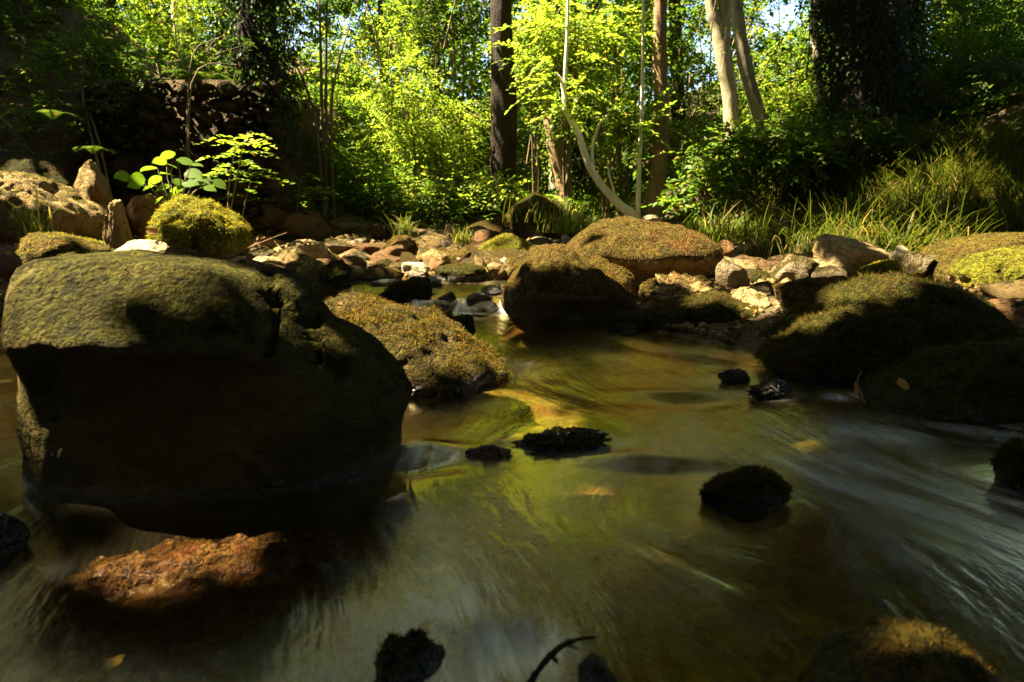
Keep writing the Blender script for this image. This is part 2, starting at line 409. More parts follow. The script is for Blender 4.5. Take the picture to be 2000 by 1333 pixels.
def flow(x, y):
    dx, dy = x + .45, 5.6 - y
    w = np.stack([x * 1.1, y * 1.1, 0 * x], -1).reshape(-1, 3); n = perlin(w).reshape(np.shape(x))
    a_, r_ = np.arctan2(dx + .22 * n, np.maximum(dy, .12) + .15 * n), np.hypot(dx, dy)
    for (sx, sy, sr) in STREAM_STONES:      # the flow parts round each stone
        a0, r0 = np.arctan2(sx + .45, 5.6 - sy), np.hypot(sx + .45, 5.6 - sy)
        rho2 = ((a_ - a0) * r0) ** 2 + (r_ - r0) ** 2 * .5; a_ = a_ - (a_ - a0) * sr ** 2 / np.maximum(rho2, sr ** 2) * .9
    return a_, r_

wx, wy = np.arange(-4.6, 3.3, .025), np.concatenate([np.arange(-1.0, .6, .1), np.arange(.6, 6.2, .025)])
WX, WY = np.meshgrid(wx, wy); WZ = W(WX, WY)
ang, rad = flow(WX, WY)
foam = np.zeros_like(WX)  # strength of foam plus painted sheen veil
FOAM_SHEEN = [(845, 592, .12, .14, 1.4), (903, 596, .09, .14, 1.4), (985, 596, .12, .14, 1.4), (900, 618, .30, .10, .18), (830, 893, .09, .05, .9), (800, 940, .05, .04, .1),
        (1420, 733, .06, .03, .8), (1500, 765, .08, .03, .7), (1655, 780, .07, .03, 1.0), (1380, 768, .16, .05, .35), (1000, 845, .06, .02, .5),
        (890, 1230, .07, .14, .6), (960, 1310, .08, .08, 1.8), (1035, 1295, .03, .07, 1.8), (890, 1320, .04, .05, 1.5), (850, 1130, .06, .14, .35), (760, 1040, .06, .10, .2), (790, 1050, .12, .16, .25), (680, 1100, .08, .07, .25), (10, 1170, .05, .06, .15),
        (15, 1040, .02, .05, .5), (1800, 850, .55, .14, .7), (1600, 950, .55, .30, .48), (1850, 1000, .4, .3, .55), (1500, 1150, .4, .2, .08), (1250, 880, .25, .08, .35), (1365, 975, .04, .03, .8), (1990, 985, .04, .03, .7),  # wide entries paint the grey-blue sky sheen as a pale veil
        (1300, 700, .5, .3, .10), (700, 565, .4, .10, .25), (1500, 640, .5, .05, .2)]
for (px, py, sx, sy, a) in FOAM_SHEEN:
    c = P(px, py, hit(px, py)); foam = np.maximum(foam, a * np.exp(-((WX - c[0]) / sx) ** 2 - ((WY - c[1]) / sy) ** 2))
for (sx, sy, sr) in STREAM_STONES[:5]:
    rho = np.hypot(WX - sx, (WY - sy) * 1.6); foam = np.maximum(foam, .42 * np.exp(-((rho - sr * .9) / (.22 * sr)) ** 2) * (.35 + .65 * sstep(-.1, .15, WY - sy)))
nwx = len(wx); iy, ix = np.meshgrid(np.arange(len(wy) - 1), np.arange(nwx - 1), indexing='ij'); b0 = (iy * nwx + ix).ravel()
WF = np.stack([b0, b0 + 1, b0 + nwx + 1, b0 + nwx], -1)
wm = mesh_arrays('stream_water', np.stack([WX, WY, WZ], -1).reshape(-1, 3), WF, True, np.stack([ang.ravel(), rad.ravel()], -1))
fa = wm.attributes.new('foam', 'FLOAT', 'POINT'); fa.data.foreach_set('value', foam.ravel().astype(np.float32))
link('stream_water', wm, M['water'], kind='structure')

# ------------------------------------------------------------------ rocks
def moss_strands(V, F, n, length, seed, up=.1, width=.0025, droop=.5, zmin=.02, cover=.0, segs=1, lay=.35):
    r = np.random.default_rng(seed)
    T = V[F]; nrm = np.cross(T[:, 1] - T[:, 0], T[:, 2] - T[:, 0]); ar = np.linalg.norm(nrm, axis=1); nrm = nrm / np.maximum(ar[:, None], 1e-12)
    w = ar * np.clip((nrm[:, 2] - up) * 4, 0, 1); w[T[:, :, 2].mean(1) < zmin] = 0
    if w.sum() <= 0: return None
    i = r.choice(len(F), n, p=w / w.sum()); u, v = r.random(n), r.random(n); s = u + v > 1; u[s], v[s] = 1 - u[s], 1 - v[s]
    p = T[i, 0] + (T[i, 1] - T[i, 0]) * u[:, None] + (T[i, 2] - T[i, 0]) * v[:, None]
    keep = fbm(p * 9 + seed, 3) > cover - .5; p, i = p[keep], i[keep]; n = len(p)
    N = nrm[i]; d = unit(N * lay + r.normal(size=(n, 3)) * .45 + np.array([0, 0, -droop]) * (1 - N[:, 2:3] * .6))
    L = length * r.uniform(.5, 1.5, n)[:, None]
    sd = unit(np.cross(d, r.normal(size=(n, 3)))) * width * r.uniform(.6, 1.4, n)[:, None]
    p = p - N * .003
    if segs == 1:
        Vv = np.stack([p - sd, p + sd, p + d * L], 1).reshape(-1, 3); return Vv, np.arange(3 * n).reshape(-1, 3)
    q = p + d * L * .5 + N * L * .12; e = p + d * L + np.array([0, 0, -1.]) * L * .35 + r.normal(size=(n, 3)) * L * .15
    Vv = np.stack([p - sd, p + sd, q + sd * .8, q - sd * .8, e], 1).reshape(-1, 3); b = np.arange(n)[:, None] * 5
    Ff = np.concatenate([b + [0, 1, 2], b + [0, 2, 3], b + [3, 2, 4]]); return Vv, Ff

def rock_unit(level, seed, cuts=7, rough=.10, boxy=1.0, freq=1.6, tilt=.3):
    r = np.random.default_rng(seed); V, F = ico(level); V = V.copy()
    V = V + .10 * np.stack([perlin(V * 2.2 + seed + j * 31.7) for j in range(3)], -1)
    V = np.sign(V) * np.abs(V) ** boxy
    n = unit(r.normal(size=(cuts, 3))); d = r.uniform(.40, .74, cuts) if cuts >= 9 else r.uniform(.52, .84, cuts)
    for k in range(cuts):
        t = V @ n[k] - d[k]; V = V - np.where(t > 0, t * .88, 0)[:, None] * n[k]
    V = V * (1 + rough * fbm(V * freq + seed * 1.37, 5, .55))[:, None]
    E = np.array(Euler((r.uniform(-tilt, tilt), r.uniform(-tilt, tilt), r.uniform(0, 6.28))).to_matrix()); V = V @ E.T
    lo, hi = V.min(0), V.max(0); return (V - (lo + hi) / 2) / ((hi - lo) / 2), F

MOSS = {'brown_moss': 'moss_brown', 'green_moss': 'moss_green', 'dark_moss': 'moss_dark'}
ROCKS = []
def add_moss(o, V, F, mat, n, length, seed, **kw):
    r = moss_strands(V, F, n, length, seed, **kw)
    if n >= 5000 and length > .01:      # longer tufts standing in clumps
        k2 = {**kw, 'cover': 1.0}; r2 = moss_strands(V, F, n, length * 1.45, seed + 500, **k2)
        if r2 is not None and len(r2[0]): r = merge([r, r2])
    if r is not None: link('moss', mesh_arrays('moss', r[0], r[1]), M[mat], o, kind='stuff')

def rock(name, label, box, mat, seed, D=None, depth=.85, cuts=7, rough=.10, boxy=1.0, level=4, bury=.35, moss=0, mlen=.02, group=None, cat='stone', freq=1.6, mossmat=None, tilt=.3, zoff=0):
    x0, y0, x1, y1 = box; xc = (x0 + x1) / 2
    Df = D if D is not None else hit(xc, y1, zoff)
    wpx = x1 - x0
    Dc = Df / (1 - .5 * depth * wpx / FPX * .7) if D is None else D
    c = P(xc, (y0 + y1) / 2, Dc); top = P(xc, y0, Dc)[2]; bot = P(xc, y1, Df)[2]
    hw = wpx / FPX * Dc * .5; hz = max(top - bot, .3 * hw) * (1 + bury) * .5
    V, F = rock_unit(level, seed, cuts, rough, boxy, freq, tilt)
    V = V * [hw, hw * depth, hz]
    if moss: V = V * (1 + np.clip(.012 / hw, 0, .08) * np.clip(fbm(V * 13 + seed, 3), -.2, 1))[:, None]
    base = np.array([c[0], Dc, top - 2 * hz]); V[:, 2] += hz
    ROCKS.append((base[0], base[1], hw, top))
    me = mesh_arrays(name, V, F, True)
    o = link(name, me, M[mat], None, base, label=label, cat=cat, group=group)
    if moss: add_moss(o, V, F, mossmat or MOSS.get(mat, 'moss_brown'), moss, mlen, seed, zmin=(.02 - base[2]))
    return o

def outline_rock(name, label, poly, D, depth, mat, seed, level=5, p=.72, q=.75, rough=.05, freq=3.0, prof=None, carve=None, moss=0, mlen=.02, mossmat=None, back=None, cat='boulder', mkw={}, steep=None, taper=0.0):
    poly = np.array(poly, float); W3 = np.array([P(a, b, D) for a, b in poly]); xz = W3[:, [0, 2]]
    lo, hi = xz.min(0), xz.max(0); c = (lo + hi) / 2
    th = np.arctan2(xz[:, 1] - c[1], xz[:, 0] - c[0])
    V, F = ico(level); T = np.arctan2(V[:, 2], V[:, 0]); m = np.hypot(V[:, 0], V[:, 2])
    a, bq = xz - c, np.roll(xz, -1, 0) - c
    dv = np.stack([np.cos(T), np.sin(T)], -1); R = np.zeros(len(V))
    for k in range(len(a)):
        e = bq[k] - a[k]; den = dv[:, 0] * e[1] - dv[:, 1] * e[0]
        with np.errstate(all='ignore'):
            t = (a[k][0] * e[1] - a[k][1] * e[0]) / den; s = (a[k][0] * dv[:, 1] - a[k][1] * dv[:, 0]) / den
        ok = (np.abs(den) > 1e-12) & (t > 0) & (s >= -1e-6) & (s <= 1 + 1e-6); R = np.where(ok, np.maximum(R, t), R)
    mp = m ** p; X = c[0] + R * np.cos(T) * mp; Z = c[1] + R * np.sin(T) * mp
    B = np.sign(V[:, 1]) * np.abs(V[:, 1]) ** q
    tp = 1 - taper * np.clip(-B, 0, 1); X = c[0] + (X - c[0]) * tp
    zn = (Z - lo[1]) / (hi[1] - lo[1])
    df = depth * (np.interp(zn, *prof) if prof else 1.0); db = depth * (back or 1.0)
    Y = D + np.where(B < 0, B * df, B * db)
    if steep: Y = Y + steep * np.maximum(X - c[0], 0)
    Q = np.stack([X, Y, Z], -1); cen = np.array([c[0], D, c[1]])
    E_ = np.concatenate([F[:, [0, 1]], F[:, [1, 2]], F[:, [2, 0]]]); cnt = np.bincount(E_[:, 0], minlength=len(Q))[:, None]
    for _ in range(2):
        acc = np.stack([np.bincount(E_[:, 0], Q[E_[:, 1], j], len(Q)) for j in range(3)], -1); Q = Q * .4 + acc / cnt * .6
    dirn = unit(Q - cen); size = min(hi - lo)
    Q = Q + dirn * (rough * size * fbm(Q * freq / size + seed, 5, .55))[:, None]
    if carve: Q = carve(Q, dirn)
    elif moss == 0: Q = Q + dirn * (.016 * min(1, D / 3) * np.clip(fbm(Q * 11 / min(1.5, max(1, D / 3)) + seed, 3), -.25, 1))[:, None]
    base = np.array([c[0], D, lo[1]]); Vl = Q - base
    ROCKS.append((c[0], D, (hi[0] - lo[0]) / 2, hi[1]))
    o = link(name, mesh_arrays(name, Vl, F, True), M[mat], None, base, label=label, cat=cat)
    if moss: add_moss(o, Vl, F, mossmat or MOSS.get(mat, 'moss_brown'), moss, mlen, seed, zmin=.02 - base[2], **mkw)
    return o, Vl, base, F

# ---- big dark boulder in the left foreground
def carve_big(Q, dirn):
    px, py = project(Q); front = Q[:, 1] < 1.75
    def groove(pts, w, d):
        pts = np.array(pts, float); best = np.full(len(Q), 1e9)
        for k in range(len(pts) - 1):
            e = pts[k + 1] - pts[k]; t = np.clip(((px - pts[k][0]) * e[0] + (py - pts[k][1]) * e[1]) / (e @ e), 0, 1)
            best = np.minimum(best, np.hypot(px - pts[k][0] - t * e[0], py - pts[k][1] - t * e[1]))
        return d * np.exp(-(best / w) ** 2)
    k = groove([(262, 500), (248, 540), (240, 570), (234, 620), (236, 660)], 6, .016) + groove([(240, 515), (200, 530), (165, 540)], 4, .006)
    k = k + groove([(518, 538), (528, 575), (535, 610), (522, 650), (515, 680)], 11, .06) + groove([(600, 600), (612, 660), (620, 700)], 9, .05)
    k = k - .007 * fbm(Q * 5, 5, .5)
    k = k + groove([(90, 700), (75, 740), (95, 800)], 16, .03)
    out = Q.copy(); out[:, 1] += np.where(front, k, 0); out[:, 2] -= np.where(Q[:, 1] < 1.9, k * .5, 0)
    return out
BIG = [(20, 1160), (22, 1010), (10, 900), (6, 800), (16, 700), (22, 640), (14, 590), (16, 545), (40, 515), (120, 507), (215, 503), (252, 509), (300, 504), (400, 520), (500, 540), (545, 572), (575, 612),
       (605, 655), (650, 678), (700, 705), (738, 745), (765, 790), (786, 822), (775, 855), (752, 890), (750, 950), (720, 1040), (580, 1140), (300, 1200), (120, 1200)]
big, bV, bB, bF = outline_rock('large_boulder', 'huge cracked olive boulder with black shaded front filling the left foreground', BIG, 1.45, .20, 'boulder', 11, level=6, p=.5, q=.30, rough=.022, freq=3.2, taper=.33,
                               prof=([0, .3, .6, .72, .765, .795, .82, 1.0], [.35, .4, .6, .78, .94, 1.12, 1.12, .45]), carve=carve_big, back=1.3, steep=.3)
add_moss(big, bV, bF, 'moss_brown', 5000, .006, 3, up=.1, width=.0012, cover=.5)

# ---- tangled moss slope rock
SL = [(610, 600), (640, 578), (690, 580), (735, 596), (790, 604), (850, 622), (900, 652), (950, 690), (1005, 722), (960, 752), (880, 775), (790, 800), (690, 800), (620, 760), (600, 680)]
o, v, b, f = outline_rock('mossy_slope_rock', 'sloping rock under tangled rusty and olive moss right of the huge boulder', SL, 2.62, .34, 'slope', 21, level=5, p=.8, q=.9, rough=.07, freq=3.5,
                          prof=([0, .3, 1], [1.3, 1.15, .5]))
add_moss(o, v, f, 'moss_slope', 36000, .022, 5, up=-.35, width=.0012, droop=.6, zmin=.0 - b[2], cover=.62, segs=2, lay=.45)

# ---- boulders on the far side of the pool
o, v, b, f = outline_rock('mossy_boulder', 'big rounded boulder capped with rust brown moss below the leaning white trunk', [(1105, 545), (1100, 485), (1130, 455), (1175, 432), (1230, 428), (1300, 436), (1360, 455), (1395, 472), (1408, 500), (1395, 535), (1340, 560), (1200, 580)],
                          5.0, .48, 'brown_moss', 31, level=5, rough=.05, prof=([0, .35, .5, 1], [.6, .7, 1.05, .6]))
add_moss(o, v, f, 'moss_brown', 15000, .013, 6, up=-.15, width=.0022)
o, v, b, f = outline_rock('mossy_boulder', 'pointed mossy boulder with black undercut standing at the pool edge mid frame', [(990, 610), (984, 560), (1000, 540), (1040, 490), (1080, 477), (1115, 490), (1150, 515), (1195, 545), (1235, 575), (1240, 600), (1215, 640), (1110, 655), (1020, 640)],
                          4.15, .36, 'brown_moss', 32, level=5, rough=.06, prof=([0, .3, .5, 1], [.5, .62, 1.1, .45]))
add_moss(o, v, f, 'moss_brown', 14000, .012, 7, up=-.2, width=.0019)
rock('mossy_rock', 'brown mossy rock shoulder behind the pointed boulder at pool edge', (1130, 500, 1240, 580), 'brown_moss', 33, D=4.45, moss=3500, mlen=.018, depth=.9)
o, v, b, f = outline_rock('mossy_boulder', 'large dark shaggy mossy mound on the right bank beside the water', [(1490, 700), (1530, 660), (1570, 630), (1620, 580), (1680, 552), (1760, 540), (1830, 548), (1890, 575), (1930, 620), (1950, 670), (1930, 720), (1800, 750), (1600, 745)],
                          3.05, .45, 'dark_moss', 41, level=5, rough=.06, prof=([0, .4, 1], [1.0, 1.0, .5]))
add_moss(o, v, f, 'moss_dark', 22000, .026, 8, up=-.35, width=.0017, droop=.7)
o, v, b, f = outline_rock('mossy_rock', 'low dark mossy lobe in front of the shaggy mound at the waterline', [(1480, 705), (1530, 668), (1570, 640), (1640, 608), (1720, 600), (1780, 625), (1795, 690), (1780, 745), (1650, 750), (1530, 735)],
                          2.68, .22, 'dark_moss', 42, level=5, rough=.07, cat='rock', prof=([0, .4, 1], [1.1, 1.0, .5]))
add_moss(o, v, f, 'moss_dark', 16000, .024, 9, up=-.35, width=.0016, droop=.7)
o, v, b, f = outline_rock('mossy_rock', 'flat black mossy rock along the right edge of the water', [(1670, 790), (1720, 760), (1790, 730), (1830, 700), (1920, 680), (2060, 672), (2090, 800), (1990, 830), (1850, 822), (1740, 812)],
                          2.22, .25, 'dark_moss', 43, level=5, rough=.07, cat='rock', prof=([0, .4, 1], [1.2, 1.0, .5]))
add_moss(o, v, f, 'moss_dark', 16000, .020, 10, up=-.35, width=.0014, droop=.7)
o, v, b, f = outline_rock('mossy_rock', 'low green and brown mossy rock hugging the waterline below the bumpy tan rock', [(1260, 640), (1262, 605), (1300, 592), (1350, 588), (1400, 574), (1440, 590), (1500, 605), (1560, 632), (1550, 650), (1400, 660), (1300, 655)],
                          3.75, .25, 'dark_moss', 44, level=5, rough=.09, cat='rock')
add_moss(o, v, f, 'moss_dark', 11000, .02, 11, up=-.3, width=.0018)
o, v, b, f = outline_rock('mossy_boulder', 'shaggy bright yellow green mossy boulder on the left bank', [(312, 500), (310, 440), (330, 400), (365, 386), (400, 390), (440, 415), (472, 450), (475, 490), (440, 515), (360, 520)],
                          5.9, .36, 'green_moss', 45, level=5, rough=.07)
add_moss(o, v, f, 'moss_green', 14000, .030, 12, up=-.4, width=.0026, droop=.9)
o, v, b, f = outline_rock('mossy_boulder', 'long low golden mossy boulder at the right edge below the grass', [(1785, 560), (1790, 525), (1830, 490), (1890, 468), (1960, 456), (2080, 455), (2090, 560), (1900, 585)],
                          4.5, .45, 'brown_moss', 46, level=5, rough=.04)
add_moss(o, v, f, 'moss_green', 8000, .014, 13, up=-.1, width=.0018)
o, v, b, f = outline_rock('mossy_boulder', 'knobbly sunlit boulder cut by the right edge of the frame', [(1893, 560), (1890, 530), (1920, 505), (1970, 488), (2090, 482), (2100, 610), (1980, 605), (1910, 590)],
                          3.95, .32, 'green_moss', 47, level=5, rough=.10, freq=6)
add_moss(o, v, f, 'moss_brown', 6000, .012, 14, up=-.1, width=.0018, cover=.6)
o, v, b, f = outline_rock('pale_outcrop', 'pale sunlit outcrop with mossy top at the left edge behind the huge boulder', [(-80, 470), (-80, 350), (20, 338), (70, 350), (110, 375), (150, 392), (185, 410), (200, 440), (170, 470), (60, 490)],
                          5.9, .5, 'tan', 48, level=5, rough=.09, freq=5, cat='rock')
add_moss(o, v, f, 'moss_green', 5000, .02, 15, up=.5, width=.002, cover=.7)
o, v, b, f = outline_rock('submerged_rock', 'glistening orange wet rock just breaking the water below the huge boulder', [(130, 1270), (135, 1190), (230, 1100), (380, 1040), (520, 1012), (620, 1030), (660, 1075), (600, 1130), (480, 1200), (330, 1262), (200, 1290)],
                          1.10, .16, 'orange', 49, level=5, rough=.02, cat='rock')
# lay it flat: a low dome whose crown just breaks the surface
V_, F_ = rock_unit(5, 491, 4, .09, 1, 3.2, .1)
cR = P(400, 1115, hit(400, 1115)); c_, s_ = math.cos(.42), math.sin(.42)
V_ = V_ * [.29, .185, .038]; V_[:, 2] += .016 * fbm(V_ * [16, 30, 16], 5, .65)
V_ = np.stack([V_[:, 0] * c_ - V_[:, 1] * s_, V_[:, 0] * s_ + V_[:, 1] * c_, V_[:, 2]], -1)
om = o.data; o.data = mesh_arrays('submerged_rock', V_, F_, True); o.data.materials.append(M['orange']); bpy.data.meshes.remove(om)
o.location = (cR[0], cR[1], -.020)

o, v, b, f = outline_rock('mossy_rock', 'blurred orange mossy rock poking up at the bottom right', [(1560, 1420), (1600, 1318), (1665, 1285), (1740, 1262), (1800, 1244), (1865, 1248), (1900, 1272), (1935, 1325), (1955, 1420)],
                          0.80, .09, 'orange_moss', 50, level=5, rough=.06, cat='rock')
add_moss(o, v, f, 'moss_orange', 7000, .009, 16, up=-.3, width=.0010)

